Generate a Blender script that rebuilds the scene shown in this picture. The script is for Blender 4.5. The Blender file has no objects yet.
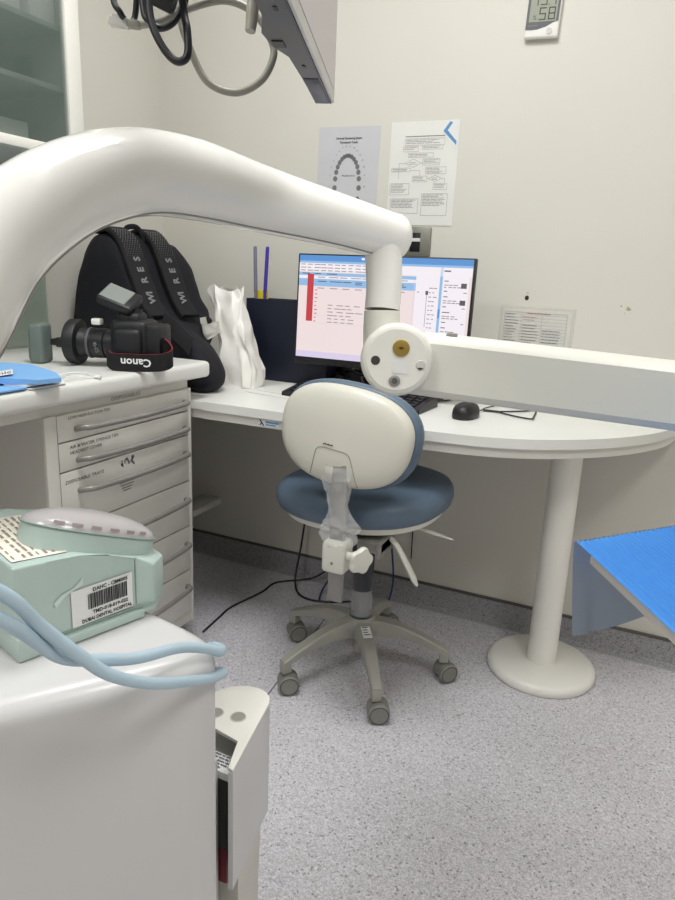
import bpy, bmesh, math, random
from mathutils import Vector, Matrix, noise
random.seed(7)
PI = math.pi
V = Vector
scn = bpy.context.scene
COL = scn.collection
Rm = math.radians

# ------------------------------------------------------------------ materials
def lin(c):
    c = c / 255.0
    return c / 12.92 if c <= 0.04045 else ((c + 0.055) / 1.055) ** 2.4
def rgb(r, g, b): return (lin(r), lin(g), lin(b), 1.0)
MATS = {}
def mat(name, c, rough=0.5, metal=0.0, spec=0.5, var=0.04, scale=14.0, bump=0.0, bscale=200.0, coat=0.0):
    if name in MATS: return MATS[name]
    m = bpy.data.materials.new(name); m.use_nodes = True
    nt = m.node_tree; b = nt.nodes['Principled BSDF']
    b.inputs['Roughness'].default_value = rough
    b.inputs['Metallic'].default_value = metal
    b.inputs['Specular IOR Level'].default_value = spec
    b.inputs['Coat Weight'].default_value = coat
    b.inputs['Coat Roughness'].default_value = 0.06
    tc = nt.nodes.new('ShaderNodeTexCoord')
    n = nt.nodes.new('ShaderNodeTexNoise'); n.inputs['Scale'].default_value = scale; n.inputs['Detail'].default_value = 3
    nt.links.new(tc.outputs['Object'], n.inputs['Vector'])
    r = nt.nodes.new('ShaderNodeValToRGB')
    col = rgb(*c)
    r.color_ramp.elements[0].position = 0.3; r.color_ramp.elements[1].position = 0.7
    r.color_ramp.elements[0].color = tuple(x * (1 - var) for x in col[:3]) + (1,)
    r.color_ramp.elements[1].color = tuple(min(1, x * (1 + var)) for x in col[:3]) + (1,)
    nt.links.new(n.outputs['Fac'], r.inputs['Fac'])
    nt.links.new(r.outputs['Color'], b.inputs['Base Color'])
    if bump > 0:
        n2 = nt.nodes.new('ShaderNodeTexNoise'); n2.inputs['Scale'].default_value = bscale; n2.inputs['Detail'].default_value = 2
        nt.links.new(tc.outputs['Object'], n2.inputs['Vector'])
        bp = nt.nodes.new('ShaderNodeBump'); bp.inputs['Strength'].default_value = bump; bp.inputs['Distance'].default_value = 0.002
        nt.links.new(n2.outputs['Fac'], bp.inputs['Height']); nt.links.new(bp.outputs['Normal'], b.inputs['Normal'])
    MATS[name] = m
    return m
def emat(name, c, s=1.0):
    if name in MATS: return MATS[name]
    m = bpy.data.materials.new(name); m.use_nodes = True
    b = m.node_tree.nodes['Principled BSDF']
    b.inputs['Base Color'].default_value = (0.01, 0.01, 0.01, 1)
    b.inputs['Roughness'].default_value = 0.35
    b.inputs['Emission Color'].default_value = rgb(*c)
    b.inputs['Emission Strength'].default_value = s
    MATS[name] = m
    return m
def clearmat(name, c, alpha, rough=0.1):
    m = bpy.data.materials.new(name); m.use_nodes = True
    nt = m.node_tree; b = nt.nodes['Principled BSDF']
    b.inputs['Base Color'].default_value = rgb(*c)
    b.inputs['Roughness'].default_value = rough
    b.inputs['Alpha'].default_value = alpha
    MATS[name] = m
    return m

M_wall = mat('wall_paint', (219, 216, 207), 0.55, spec=0.3, var=0.012, scale=2.5, bump=0.05, bscale=300)
M_ceil = mat('ceiling_paint', (238, 237, 232), 0.8, var=0.01)
M_white = mat('white_lacquer', (236, 234, 226), 0.22, var=0.012, scale=5, coat=0.2)
M_glosswhite = mat('glossy_white_plastic', (246, 244, 239), 0.16, var=0.008, scale=4, coat=0.5)
M_bodywhite = mat('moulded_white_body', (208, 207, 207), 0.3, var=0.012, scale=4, coat=0.15)
M_cream = mat('cream_white_plastic', (232, 231, 221), 0.32, var=0.012, scale=6)
M_legw = mat('white_enamel', (242, 240, 233), 0.3, var=0.012, scale=6)
M_counter = mat('counter_laminate', (232, 232, 227), 0.35, var=0.015, scale=10)
M_cab = mat('cabinet_white', (225, 223, 216), 0.35, var=0.012, scale=6)
M_gap = mat('dark_gap', (60, 58, 54), 0.8)
M_steel = mat('satin_grey_metal', (152, 150, 146), 0.36, metal=0.35, var=0.05, scale=40)
M_chrome = mat('polished_steel', (200, 200, 198), 0.2, metal=1.0)
M_brass = mat('brass_screw', (176, 150, 84), 0.38, metal=0.9)
M_black = mat('black_plastic', (22, 22, 25), 0.42, var=0.1)
M_blackfab = mat('black_fabric', (16, 17, 27), 0.85, var=0.25, scale=30, bump=0.4, bscale=350)
M_strapfab = mat('strap_webbing', (13, 13, 17), 0.8, var=0.2, scale=60, bump=0.4, bscale=500)
M_mesh = mat('strap_dots', (120, 120, 124), 0.7)
M_rubber = mat('dark_cable_rubber', (30, 29, 34), 0.45, var=0.08)
M_bluecord = mat('blue_cable', (38, 52, 112), 0.45)
M_greycord = mat('grey_cable', (150, 148, 136), 0.45)
M_navy = mat('navy_board', (20, 25, 45), 0.55, var=0.1)
M_bluevinyl = mat('slate_blue_vinyl', (92, 110, 128), 0.42, var=0.05, scale=20, bump=0.06, bscale=600)
M_chairgrey = mat('chair_base_grey', (158, 156, 148), 0.4, var=0.04)
M_caster = mat('caster_grey', (132, 131, 124), 0.5, var=0.05)
M_castrim = mat('caster_tread', (66, 66, 64), 0.6)
M_mint = mat('mint_plastic', (184, 202, 196), 0.35, var=0.012, scale=8)
M_mintdark = mat('mint_shadow_line', (136, 156, 150), 0.5)
M_label = mat('label_paper', (232, 232, 230), 0.6, var=0.015)
M_creamlabel = mat('cream_label', (238, 233, 218), 0.5, var=0.02)
M_ink = mat('black_ink', (38, 38, 42), 0.6)
M_softink = mat('grey_ink', (118, 118, 120), 0.6)
M_brownink = mat('brown_ink', (150, 136, 122), 0.6)
M_redink = mat('red_ink', (170, 90, 80), 0.6)
M_blueink = mat('blue_ink', (94, 150, 200), 0.6)
M_navyink = mat('navy_ink', (38, 58, 104), 0.6)
M_hose = mat('pale_blue_hose', (184, 207, 221), 0.4, var=0.02)
M_bib = mat('blue_bib_paper', (92, 178, 255), 0.65, var=0.03, scale=40)
M_bibback = mat('bib_plastic_back', (178, 190, 204), 0.4, var=0.03)
M_mask = mat('light_blue_sheet', (132, 184, 238), 0.6, var=0.03)
M_tissue = mat('white_tissue', (238, 238, 238), 0.7, var=0.02)
M_paper = mat('white_paper', (232, 231, 226), 0.6, var=0.015)
M_greypaper = mat('lilac_grey_paper', (206, 206, 210), 0.45, var=0.02)
M_bag = mat('white_plastic_bag', (240, 238, 232), 0.34, var=0.02, scale=10)
M_redtrim = mat('red_piping', (150, 28, 40), 0.6)
M_whiteprint = mat('white_print', (236, 236, 236), 0.6)
M_camblack = mat('camera_black', (19, 20, 23), 0.5, var=0.15, scale=60, bump=0.15, bscale=900)
M_camgrey = mat('flash_grey_green', (104, 115, 110), 0.4)
M_flashglass = mat('flash_panel_grey', (134, 140, 136), 0.3)
M_plate = mat('grey_wall_plate', (140, 140, 130), 0.4, metal=0.3)
M_lcdbg = mat('lcd_background', (142, 146, 128), 0.3)
M_lcdink = mat('lcd_digit', (66, 74, 62), 0.5)
M_dkgrey = mat('dark_grey_plastic', (88, 88, 92), 0.45)
M_panelgrey = mat('screen_panel_pale', (190, 181, 182), 0.3, var=0.015, scale=3)
M_bezel = mat('pale_bezel', (206, 202, 198), 0.35)
M_navyplastic = mat('navy_plastic', (44, 50, 70), 0.4)
M_dome = mat('smoky_cover', (178, 174, 174), 0.18, var=0.02)
M_graywht = mat('warm_grey_plastic', (206, 203, 196), 0.4)
M_yellow = mat('yellow_card', (222, 204, 40), 0.5)
M_violet = mat('violet_pen', (74, 60, 170), 0.35)
M_penclear = mat('clear_grey_barrel', (126, 128, 146), 0.25)
M_chip = mat('bare_plaster_chip', (176, 170, 132), 0.9)
M_chipdark = mat('dark_plug_hole', (50, 48, 46), 0.9)
M_red = mat('dark_red_plastic', (110, 22, 40), 0.4)
M_trimcap = mat('skirting_cap', (92, 90, 86), 0.5)
M_coveline = mat('cove_weld_line', (186, 184, 182), 0.5)
M_seam = mat('floor_weld_seam', (128, 126, 126), 0.6)
M_diff = emat('light_diffuser', (255, 252, 246), 3.0)
M_plug = clearmat('clear_plug', (220, 220, 214), 0.55, 0.25)
M_wrap = clearmat('clear_wrap', (235, 235, 235), 0.28, 0.12)
M_glass = clearmat('cabinet_glass', (104, 120, 112), 0.36, 0.03)
M_splash = clearmat('splash_glass', (184, 200, 188), 0.5, 0.06)
M_cabin = mat('cabinet_interior', (168, 172, 168), 0.6, var=0.02)

def floor_material(name, base):
    m = bpy.data.materials.new(name); m.use_nodes = True
    nt = m.node_tree; b = nt.nodes['Principled BSDF']; b.inputs['Roughness'].default_value = 0.5
    b.inputs['Specular IOR Level'].default_value = 0.35
    tc = nt.nodes.new('ShaderNodeTexCoord')
    def vor(scale, lo, hi, c0, c1):
        v = nt.nodes.new('ShaderNodeTexVoronoi'); v.inputs['Scale'].default_value = scale
        nt.links.new(tc.outputs['Object'], v.inputs['Vector'])
        s = nt.nodes.new('ShaderNodeSeparateColor'); nt.links.new(v.outputs['Color'], s.inputs['Color'])
        r = nt.nodes.new('ShaderNodeValToRGB'); r.color_ramp.elements[0].position = lo; r.color_ramp.elements[1].position = hi
        r.color_ramp.elements[0].color = c0; r.color_ramp.elements[1].color = c1
        nt.links.new(s.outputs['Red'], r.inputs['Fac'])
        return r
    k = base
    a = vor(420, 0.05, 0.95, rgb(140 * k, 138 * k, 141 * k), rgb(204 * k, 202 * k, 208 * k))
    c = vor(240, 0.1, 0.9, rgb(156 * k, 154 * k, 157 * k), rgb(190 * k, 188 * k, 192 * k))
    d = vor(260, 0.03, 0.05, (1, 1, 1, 1), (0, 0, 0, 1))
    mx = nt.nodes.new('ShaderNodeMix'); mx.data_type = 'RGBA'; mx.inputs[0].default_value = 0.5
    nt.links.new(a.outputs['Color'], mx.inputs[6]); nt.links.new(c.outputs['Color'], mx.inputs[7])
    m2 = nt.nodes.new('ShaderNodeMix'); m2.data_type = 'RGBA'
    nt.links.new(d.outputs['Color'], m2.inputs[0]); nt.links.new(mx.outputs[2], m2.inputs[6]); m2.inputs[7].default_value = rgb(128 * k, 126 * k, 130 * k)
    nt.links.new(m2.outputs[2], b.inputs['Base Color'])
    return m
M_floor = floor_material('speckled_vinyl', 1.18)
M_shadedskirt = floor_material('shaded_skirting_vinyl', .9)  # same vinyl as the floor; shade along the wall painted in as darker tones

# ------------------------------------------------------------------ mesh helpers
ROOTM = {}
def link(name, bm, mats, parent=None, world=False, angle=38, smooth=True):
    if world and parent is not None:
        p = parent
        while p.parent: p = p.parent
        bm.transform(ROOTM[p.name].inverted())
    me = bpy.data.meshes.new(name)
    bmesh.ops.recalc_face_normals(bm, faces=bm.faces[:])
    bm.to_mesh(me); bm.free()
    if not isinstance(mats, (list, tuple)): mats = [mats]
    for m in mats: me.materials.append(m)
    if smooth:
        for p in me.polygons: p.use_smooth = True
        me.set_sharp_from_angle(angle=Rm(angle))
    o = bpy.data.objects.new(name, me); COL.objects.link(o)
    if parent is not None: o.parent = parent
    return o
def thing(name, label, cat, loc=(0, 0, 0), rz=0.0, group=None, rot=None):
    o = bpy.data.objects.new(name, None); COL.objects.link(o)
    o.empty_display_size = 0.05
    o.location = loc
    o.rotation_euler = rot if rot else (0, 0, rz)
    from mathutils import Euler
    ROOTM[o.name] = Matrix.Translation(V(loc)) @ Euler(rot if rot else (0, 0, rz)).to_matrix().to_4x4()
    o['label'] = label; o['category'] = cat
    if group: o['group'] = group
    return o
def tag(o, label, cat, group=None):
    o['label'] = label; o['category'] = cat
    if group: o['group'] = group
    return o
def struct(name, bm, m, parent=None, **k):
    o = link(name, bm, m, parent, **k)
    if parent is None: o['kind'] = 'structure'
    return o
def NB(): return bmesh.new()
def rbox(bm, lo, hi, bev=0.0, seg=2, mi=0, M=None):
    lo = V(lo); hi = V(hi)
    r = bmesh.ops.create_cube(bm, size=1.0)
    vs = r['verts']; s = hi - lo; c = (hi + lo) / 2
    for v in vs: v.co = V((v.co.x * s.x, v.co.y * s.y, v.co.z * s.z)) + c
    fs = set(f for v in vs for f in v.link_faces)
    if bev > 0:
        es = list(set(e for v in vs for e in v.link_edges))
        rr = bmesh.ops.bevel(bm, geom=es, offset=bev, segments=seg, affect='EDGES', profile=0.5)
        fs = set(rr['faces']) | set(f for f in fs if f.is_valid)
        vs = list(set(v for f in fs for v in f.verts))
    for f in fs:
        if f.is_valid: f.material_index = mi
    if M is not None:
        for v in vs: v.co = M @ v.co
    return vs
def loft(bm, rings, cap0=True, cap1=True, closed=True, mi=0):
    vr = [[bm.verts.new(p) for p in r] for r in rings]
    n = len(vr[0])
    for a, b in zip(vr, vr[1:]):
        for i in range(n if closed else n - 1):
            j = (i + 1) % n
            f = bm.faces.new((a[i], a[j], b[j], b[i])); f.material_index = mi
    if cap0: f = bm.faces.new(list(reversed(vr[0]))); f.material_index = mi
    if cap1: f = bm.faces.new(vr[-1]); f.material_index = mi
    return vr
def catmull(pts, k=6):
    pts = [V(p) for p in pts]
    if len(pts) < 3: return pts
    P = [pts[0] * 2 - pts[1]] + pts + [pts[-1] * 2 - pts[-2]]
    out = []
    for i in range(1, len(P) - 2):
        for j in range(k):
            t = j / k
            a, b, c, d = P[i - 1], P[i], P[i + 1], P[i + 2]
            out.append(0.5 * ((2 * b) + (c - a) * t + (2 * a - 5 * b + 4 * c - d) * t * t + (3 * b - a - 3 * c + d) * t ** 3))
    out.append(P[-2])
    return out
def tube(bm, pts, r, seg=10, k=6, sm=True, mi=0, flat=1.0, cap=True):
    n0 = len(pts)
    P = catmull(pts, k) if sm else [V(p) for p in pts]
    if isinstance(r, (list, tuple)):
        R = []
        for i in range(len(P)):
            t = i / (len(P) - 1) * (n0 - 1); a = min(int(t), n0 - 2)
            R.append(r[a] + (r[a + 1] - r[a]) * (t - a))
    else: R = [r] * len(P)
    rings = []
    up = None
    for i, p in enumerate(P):
        t = (P[min(i + 1, len(P) - 1)] - P[max(i - 1, 0)])
        if t.length < 1e-9: t = V((0, 0, 1))
        t.normalize()
        if up is None:
            up = V((0, 0, 1)) if abs(t.z) < 0.9 else V((1, 0, 0))
        up = (up - t * up.dot(t)).normalized()
        s = t.cross(up)
        rings.append([p + (s * math.cos(2 * PI * j / seg) + up * math.sin(2 * PI * j / seg) * flat) * R[i] for j in range(seg)])
    loft(bm, rings, cap, cap, True, mi)
def torus(bm, c, axis, R, r, seg=30, mi=0):
    x, y, z = frame(axis); c = V(c)
    vr = [[bm.verts.new(c + (x * math.cos(2 * PI * i / seg) + y * math.sin(2 * PI * i / seg)) * (R + r * math.cos(2 * PI * j / 6)) + z * r * math.sin(2 * PI * j / 6)) for j in range(6)] for i in range(seg)]
    for i in range(seg):
        for j in range(6):
            f = bm.faces.new((vr[i][j], vr[(i + 1) % seg][j], vr[(i + 1) % seg][(j + 1) % 6], vr[i][(j + 1) % 6])); f.material_index = mi
def frame(axis):
    z = V(axis).normalized()
    x = V((0, 0, 1)).cross(z) if abs(z.z) < 0.95 else V((1, 0, 0))
    x.normalize(); y = z.cross(x)
    return x, y, z
def lathe(bm, prof, c=(0, 0, 0), axis=(0, 0, 1), seg=32, mi=0):
    x, y, z = frame(axis); c = V(c)
    rings = []
    for r, h in prof:
        rr = max(r, 1e-5)
        rings.append([c + z * h + (x * math.cos(2 * PI * j / seg) + y * math.sin(2 * PI * j / seg)) * rr for j in range(seg)])
    loft(bm, rings, True, True, True, mi)
def cyl(bm, a, b, r, seg=20, mi=0, r2=None):
    a = V(a); b = V(b)
    lathe(bm, [(r, 0), (r if r2 is None else r2, (b - a).length)], a, b - a, seg, mi)
def prism(bm, poly, z0, z1, bev=0.0, seg=2, mi=0):
    n = len(poly)
    lo = [bm.verts.new((p[0], p[1], z0)) for p in poly]
    hi = [bm.verts.new((p[0], p[1], z1(p) if callable(z1) else z1)) for p in poly]
    fs = [bm.faces.new(list(reversed(lo))), bm.faces.new(hi)]
    for i in range(n):
        j = (i + 1) % n
        fs.append(bm.faces.new((lo[i], lo[j], hi[j], hi[i])))
    for f in fs: f.material_index = mi
    if bev > 0:
        es = list(set(e for f in fs for e in f.edges))
        bmesh.ops.bevel(bm, geom=es, offset=bev, segments=seg, affect='EDGES', profile=0.5)
        for f in bm.faces:
            if f.is_valid and f.material_index != mi: pass
def supell(a, b, n=2.5, N=48):
    o = []
    for i in range(N):
        t = 2 * PI * i / N; c, s = math.cos(t), math.sin(t)
        o.append((a * math.copysign(abs(c) ** (2 / n), c), b * math.copysign(abs(s) ** (2 / n), s)))
    return o
class Plane:
    """flat print on a surface: O origin, U right, W up (unit), N = U x W"""
    def __init__(s, O, U, W):
        s.O = V(O); s.U = V(U).normalized(); s.W = V(W).normalized(); s.N = s.U.cross(s.W)
    def p(s, u, v, h=0.0006): return s.O + s.U * u + s.W * v + s.N * h
    def rect(s, bm, u0, v0, u1, v1, h=0.0006, mi=0):
        f = bm.faces.new([bm.verts.new(s.p(*q, h)) for q in ((u0, v0), (u1, v0), (u1, v1), (u0, v1))]); f.material_index = mi
    def poly(s, bm, pts, h=0.0006, mi=0):
        f = bm.faces.new([bm.verts.new(s.p(*q, h)) for q in pts]); f.material_index = mi
    def line(s, bm, pts, w=0.0007, h=0.0006, mi=0):
        for (a, b), (c, d) in zip(pts, pts[1:]):
            t = V((c - a, d - b, 0)); t.normalize(); n = V((-t.y, t.x, 0)) * w / 2
            s.poly(bm, [(a - n.x, b - n.y), (c - n.x, d - n.y), (c + n.x, d + n.y), (a + n.x, b + n.y)], h, mi)
    def frame(s, bm, u0, v0, u1, v1, w=0.0007, h=0.0006, mi=0):
        s.line(bm, [(u0, v0), (u1, v0), (u1, v1), (u0, v1), (u0, v0)], w, h, mi)
    def disc(s, bm, u, v, r, h=0.0006, mi=0, n=14, ry=None):
        s.poly(bm, [(u + r * math.cos(2 * PI * i / n), v + (ry or r) * math.sin(2 * PI * i / n)) for i in range(n)], h, mi)
    def text(s, bm, st, u, v, size, width=None, align='LEFT', h=0.0007, mi=0, bold=0.0, rot=0.0):
        cu = bpy.data.curves.new('t', 'FONT'); cu.body = st; cu.size = size; cu.align_x = align; cu.offset = bold; cu.resolution_u = 2
        ob = bpy.data.objects.new('t', cu)
        me = bpy.data.meshes.new_from_object(ob)
        xs = [q.co.x for q in me.vertices]
        k = 1.0
        if width and xs: k = width / max(1e-6, max(xs) - min(xs))
        vs = []
        cr, sr = math.cos(rot), math.sin(rot)
        for q in me.vertices:
            x, y = q.co.x * k, q.co.y
            vs.append(bm.verts.new(s.p(u + x * cr - y * sr, v + x * sr + y * cr, h)))
        for f in me.polygons:
            try:
                g = bm.faces.new([vs[i] for i in f.vertices]); g.material_index = mi
            except ValueError: pass
        bpy.data.objects.remove(ob); bpy.data.curves.remove(cu); bpy.data.meshes.remove(me)
def bars(pl, bm, u0, v0, u1, n, dv, w=0.0012, mi=0, seed=1, ragged=0.35):
    r = random.Random(seed)
    for i in range(n):
        e = u1 - (u1 - u0) * ragged * r.random()
        x = u0
        while x < e - 1e-4:
            x2 = min(e, x + (u1 - u0) * (0.08 + 0.14 * r.random()))
            pl.rect(bm, x, v0 - i * dv - w / 2, x2, v0 - i * dv + w / 2, mi=mi)
            x = x2 + (u1 - u0) * 0.025

# ------------------------------------------------------------------ room shell
XL, XR, YB, YF, ZC = -1.694, 1.75, 2.082, -1.9, 2.62
b = NB(); rbox(b, (XL - .1, YF - .1, -.06), (XR + .1, YB + .1, 0)); struct('floor', b, M_floor, smooth=False)
b = NB(); rbox(b, (XL - .1, YF - .1, ZC), (XR + .1, YB + .1, ZC + .08)); struct('ceiling', b, M_ceil, smooth=False)
b = NB(); rbox(b, (XL - .1, YB, 0), (XR + .1, YB + .1, ZC)); wb = struct('wall_back', b, M_wall, smooth=False)
b = NB(); rbox(b, (XL - .1, YF, 0), (XL, YB, ZC)); struct('wall_left', b, M_wall, smooth=False)
b = NB(); rbox(b, (XR, YF, 0), (XR + .1, YB, ZC)); struct('wall_right', b, M_wall, smooth=False)
b = NB(); rbox(b, (XL - .1, YF - .1, 0), (XR + .1, YF, ZC)); struct('wall_front', b, M_wall, smooth=False)
# coved vinyl skirting
def cove(y):
    return [(y, 0.082), (y - .006, 0.082), (y - .007, 0.03), (y - .012, 0.012), (y - .028, 0.0015), (y - .03, -.001), (y, -.001)]
b = NB()
loft(b, [[V((x, p[0], p[1])) for p in cove(YB)] for x in (XL, XR)]); struct('baseboard_back', b, M_shadedskirt)
b = NB(); rbox(b, (XL, YB - .0085, .079), (XR, YB, .087), .001); struct('trim_1', b, M_trimcap)
b = NB(); rbox(b, (XL, YB - .033, .0), (XR, YB - .029, .0016)); struct('trim_2', b, M_coveline)
b = NB()
loft(b, [[V((XL - (p[0] - YB), y, p[1])) for p in cove(YB)] for y in (YF, YB - .03)]); struct('baseboard_left', b, M_shadedskirt)
b = NB()
d = V((-.811 + .865, 1.395 - 1.876, 0)).normalized(); n = V((-d.y, d.x, 0)) * .0025
p0 = V((-.866, 1.885, 0)); p1 = p0 + d * 2.2
for q in (1,):
    f = [b.verts.new(p + V((0, 0, .0006))) for p in (p0 - n, p1 - n, p1 + n, p0 + n)]; b.faces.new(f)
struct('trim_3', b, M_seam)
# chips and plug hole in the wall
pw = Plane((0, YB, 0), (1, 0, 0), (0, 0, 1))
b = NB(); pw.disc(b, -.367, 1.050, .006, mi=0, ry=.007); pw.disc(b, -.366, 1.064, .003, mi=1, ry=.002)
link('plug_hole', b, [M_chipdark, M_chip], wb)
b = NB(); pw.poly(b, [(-.094, 1.031), (-.087, 1.029), (-.081, 1.031), (-.083, 1.036), (-.087, 1.037), (-.089, 1.042), (-.093, 1.038)]); pw.disc(b, -.108, 1.041, .0022, ry=.003)
pw.disc(b, -.097, 1.022, .0015); link('paint_chip', b, M_chip, wb)

# ceiling light panels
def light_panel(x, y, power, label):
    t = thing('ceiling_light', label, 'ceiling light', (x, y, ZC), group='ceiling light panels')
    b = NB()
    for a in ((-.31, -.31, .31, -.295), (-.31, .295, .31, .31), (-.31, -.295, -.295, .295), (.295, -.295, .31, .295)):
        rbox(b, (a[0], a[1], -.012), (a[2], a[3], 0))
    link('frame', b, M_white, t)
    b = NB(); rbox(b, (-.295, -.295, -.008), (.295, .295, -.002)); link('diffuser', b, M_diff, t)
    l = bpy.data.lights.new('panel_lamp', 'AREA'); l.shape = 'SQUARE'; l.size = .58; l.energy = power; l.color = (.985, .995, 1)
    o = bpy.data.objects.new('panel_lamp', l); COL.objects.link(o); o.location = (0, 0, -.014); o.parent = t
light_panel(-.58, .90, 19, 'square ceiling light panel over the stool in front of the desk')
light_panel(.80, .15, 12, 'square ceiling light panel over the tray at right')
light_panel(-.95, -.55, 11, 'added square fill light panel, unseen behind the viewer at left')  # unseen fill panel, added to brighten the surfaces that face the viewer

# ------------------------------------------------------------------ desk
ZD = .745
desk = thing('desk', 'long white wall desk with rounded right end on a round column leg', 'desk', (-.8, 1.8, 0))
edge = catmull([(-.48, 1.518, 0), (-.342, 1.535, 0), (-.215, 1.585, 0), (-.092, 1.68, 0), (-.005, 1.785, 0), (.06, 1.91, 0), (.10, YB - .003, 0)], 6)
poly = [(XL + .003, YB - .003), (XL + .003, 1.5), (-1.10, 1.5), (-.78, 1.502)] + [(p.x, p.y) for p in edge]
b = NB(); prism(b, poly, ZD - .024, ZD, .003, 2); link('desk_top', b, M_counter, desk, world=True)
c0 = V((-.8, 1.95, 0))
poly2 = [(max(XL + .003, p[0]), min(YB - .003, p[1])) for p in [(q[0] - (.008 if q[0] > -.6 else 0), q[1] + .008) for q in poly]]
b = NB(); prism(b, poly2, ZD - .049, ZD - .0245, .003, 2); link('under_rail', b, M_cab, desk, world=True)
LX, LY = -.178, 1.872
b = NB(); cyl(b, (LX, LY, .03), (LX, LY, ZD - .05), .041, 32); lg = link('column_leg', b, M_legw, desk, world=True)
b = NB(); lathe(b, [(.0, 0), (.148, 0), (.152, .006), (.152, .018), (.148, .026), (.138, .031), (.06, .033), (0, .033)], (LX, LY, 0.0005), (0, 0, 1), 56); link('foot_plate', b, M_legw, desk, world=True)
pl = Plane((-.925, 1.509 - .0005, .697), (1, .006, 0), (0, 0, 1))
b = NB(); pl.rect(b, 0, .0035, .062, .021, .0008)
st = link('logo_sticker', b, M_label, desk, world=True, smooth=False); st['label'] = 'small white and blue logo sticker'
b = NB(); pl.poly(b, [(.001, .020), (.006, .020), (.018, .004), (.013, .004)], .0012); pl.poly(b, [(.002, .005), (.006, .005), (.011, .011), (.008, .013)], .0013)
pl.rect(b, .021, .012, .060, .017, .0012, 1); pl.rect(b, .021, .006, .052, .0095, .0012, 1)
link('print', b, [M_navyink, M_blueink], st, world=True, smooth=False)

# small white ledge under the desk end
b = NB(); rbox(b, (-1.53, 1.9, .215), (-1.44, YB - .002, .24), .004)
tag(link('pipe_ledge', b, M_cab), 'small white ledge on the wall under the desk beside the drawers', 'ledge')

# ------------------------------------------------------------------ counter + drawer cabinet
XF = -1.138
counter = thing('counter', 'thick white worktop along the left wall over the drawers', 'counter', (-1.4, .8, 0))
b = NB(); rbox(b, (XL + .002, -.3, .806), (-1.108, 1.552, .850), .012, 3); link('worktop', b, M_counter, counter, world=True)
b = NB(); rbox(b, (XL + .002, -.27, .7795), (-1.15, 1.50, .8065)); link('support_rail', b, M_cab, counter, world=True)
b = NB(); rbox(b, (XL + .002, -.27, 0.002), (-1.16, -.22, .7795)); link('end_panel', b, M_cab, counter, world=True)
cab = thing('drawer_cabinet', 'white cabinet of six drawers with grey bow handles under the worktop', 'drawer cabinet', (-1.42, 1.25, 0))
b = NB(); rbox(b, (XL + .002, 1.002, .08), (XF - .012, 1.498, .779))
link('carcass', b, M_cab, cab, world=True, smooth=False)
b = NB(); rbox(b, (XL + .002, 1.02, .001), (XF - .07, 1.48, .08)); link('plinth', b, M_gap, cab, world=True)
b = NB()
rbox(b, (XF - .0118, 1.001, .08), (XF, 1.033, .779), .001); rbox(b, (XF - .0118, 1.4885, .08), (XF, 1.4995, .779), .001)
rbox(b, (XF - .0118, 1.033, .08), (XF - .004, 1.4885, .113), .001)
link('face_frame', b, M_cab, cab, world=True)
zs = [.779, .717, .650, .517, .382, .248, .114]
hz = [.746, .675, .603, .470, .336, .203]
py0, py1 = 1.0355, 1.4865
plD = Plane((XF, py0, 0), (0, 1, 0), (0, 0, 1))
texts = {0: [('LOW HIGH SUCTION TIPS', .03, .766, .010, .125)], 1: [('AIR & WATER SYRINGE TIPS', .03, .700, .0105, .15), ('HEADREST COVER', .03, .687, .0105, .095)],
         2: [('DISPOSABLE TRAYS', .012, .622, .0115, .115)]}
for i in range(6):
    b = NB(); rbox(b, (XF - .0118, py0, zs[i + 1] + .0018), (XF, py1, zs[i] - .0018), .0015, 2)
    dr = link('drawer', b, M_cab, cab, world=True)
    b = NB(); y0, y1, z = 1.087, 1.468, hz[i]
    tube(b, [(XF - .001, y0, z - .004), (XF + .016, y0 + .006, z), (XF + .027, y0 + .035, z), (XF + .036, (y0 + y1) / 2, z), (XF + .027, y1 - .035, z), (XF + .016, y1 - .006, z), (XF - .001, y1, z - .004)], .0072, 12, 6)
    link('handle', b, M_steel, dr, world=True)
    if i in texts:
        b = NB()
        for s, u, v, sz, w in texts[i]: plD.text(b, s, u, v, sz, w)
        link('marker_lettering', b, M_ink, dr, world=True, smooth=False)
    if i == 2:
        b = NB(); rr = random.Random(3); cu, cv = .205, .604
        for k in range(16):
            a = rr.uniform(.15, PI - .15); q = rr.uniform(.012, .024)
            plD.disc(b, cu + q * math.cos(a) * 1.2, cv + .012 + q * math.sin(a), rr.uniform(.002, .004))
        for k in range(5): plD.rect(b, cu - .032 + .004 * k, cv - .018 - .007 * k, cu + .032 - .005 * k, cv - .0155 - .007 * k)
        plD.disc(b, cu + .022, cv + .034, .005)
        link('round_stamp', b, M_softink, dr, world=True, smooth=False)
# hand-written tag on the worktop rail
plC = Plane((-1.15, 1.18, 0), (0, 1, 0), (0, 0, 1))
b = NB(); plC.text(b, 'DISPOSABLES', .03, .785, .013, .10); link('marker_lettering', b, M_softink, counter, world=True, smooth=False)

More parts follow.
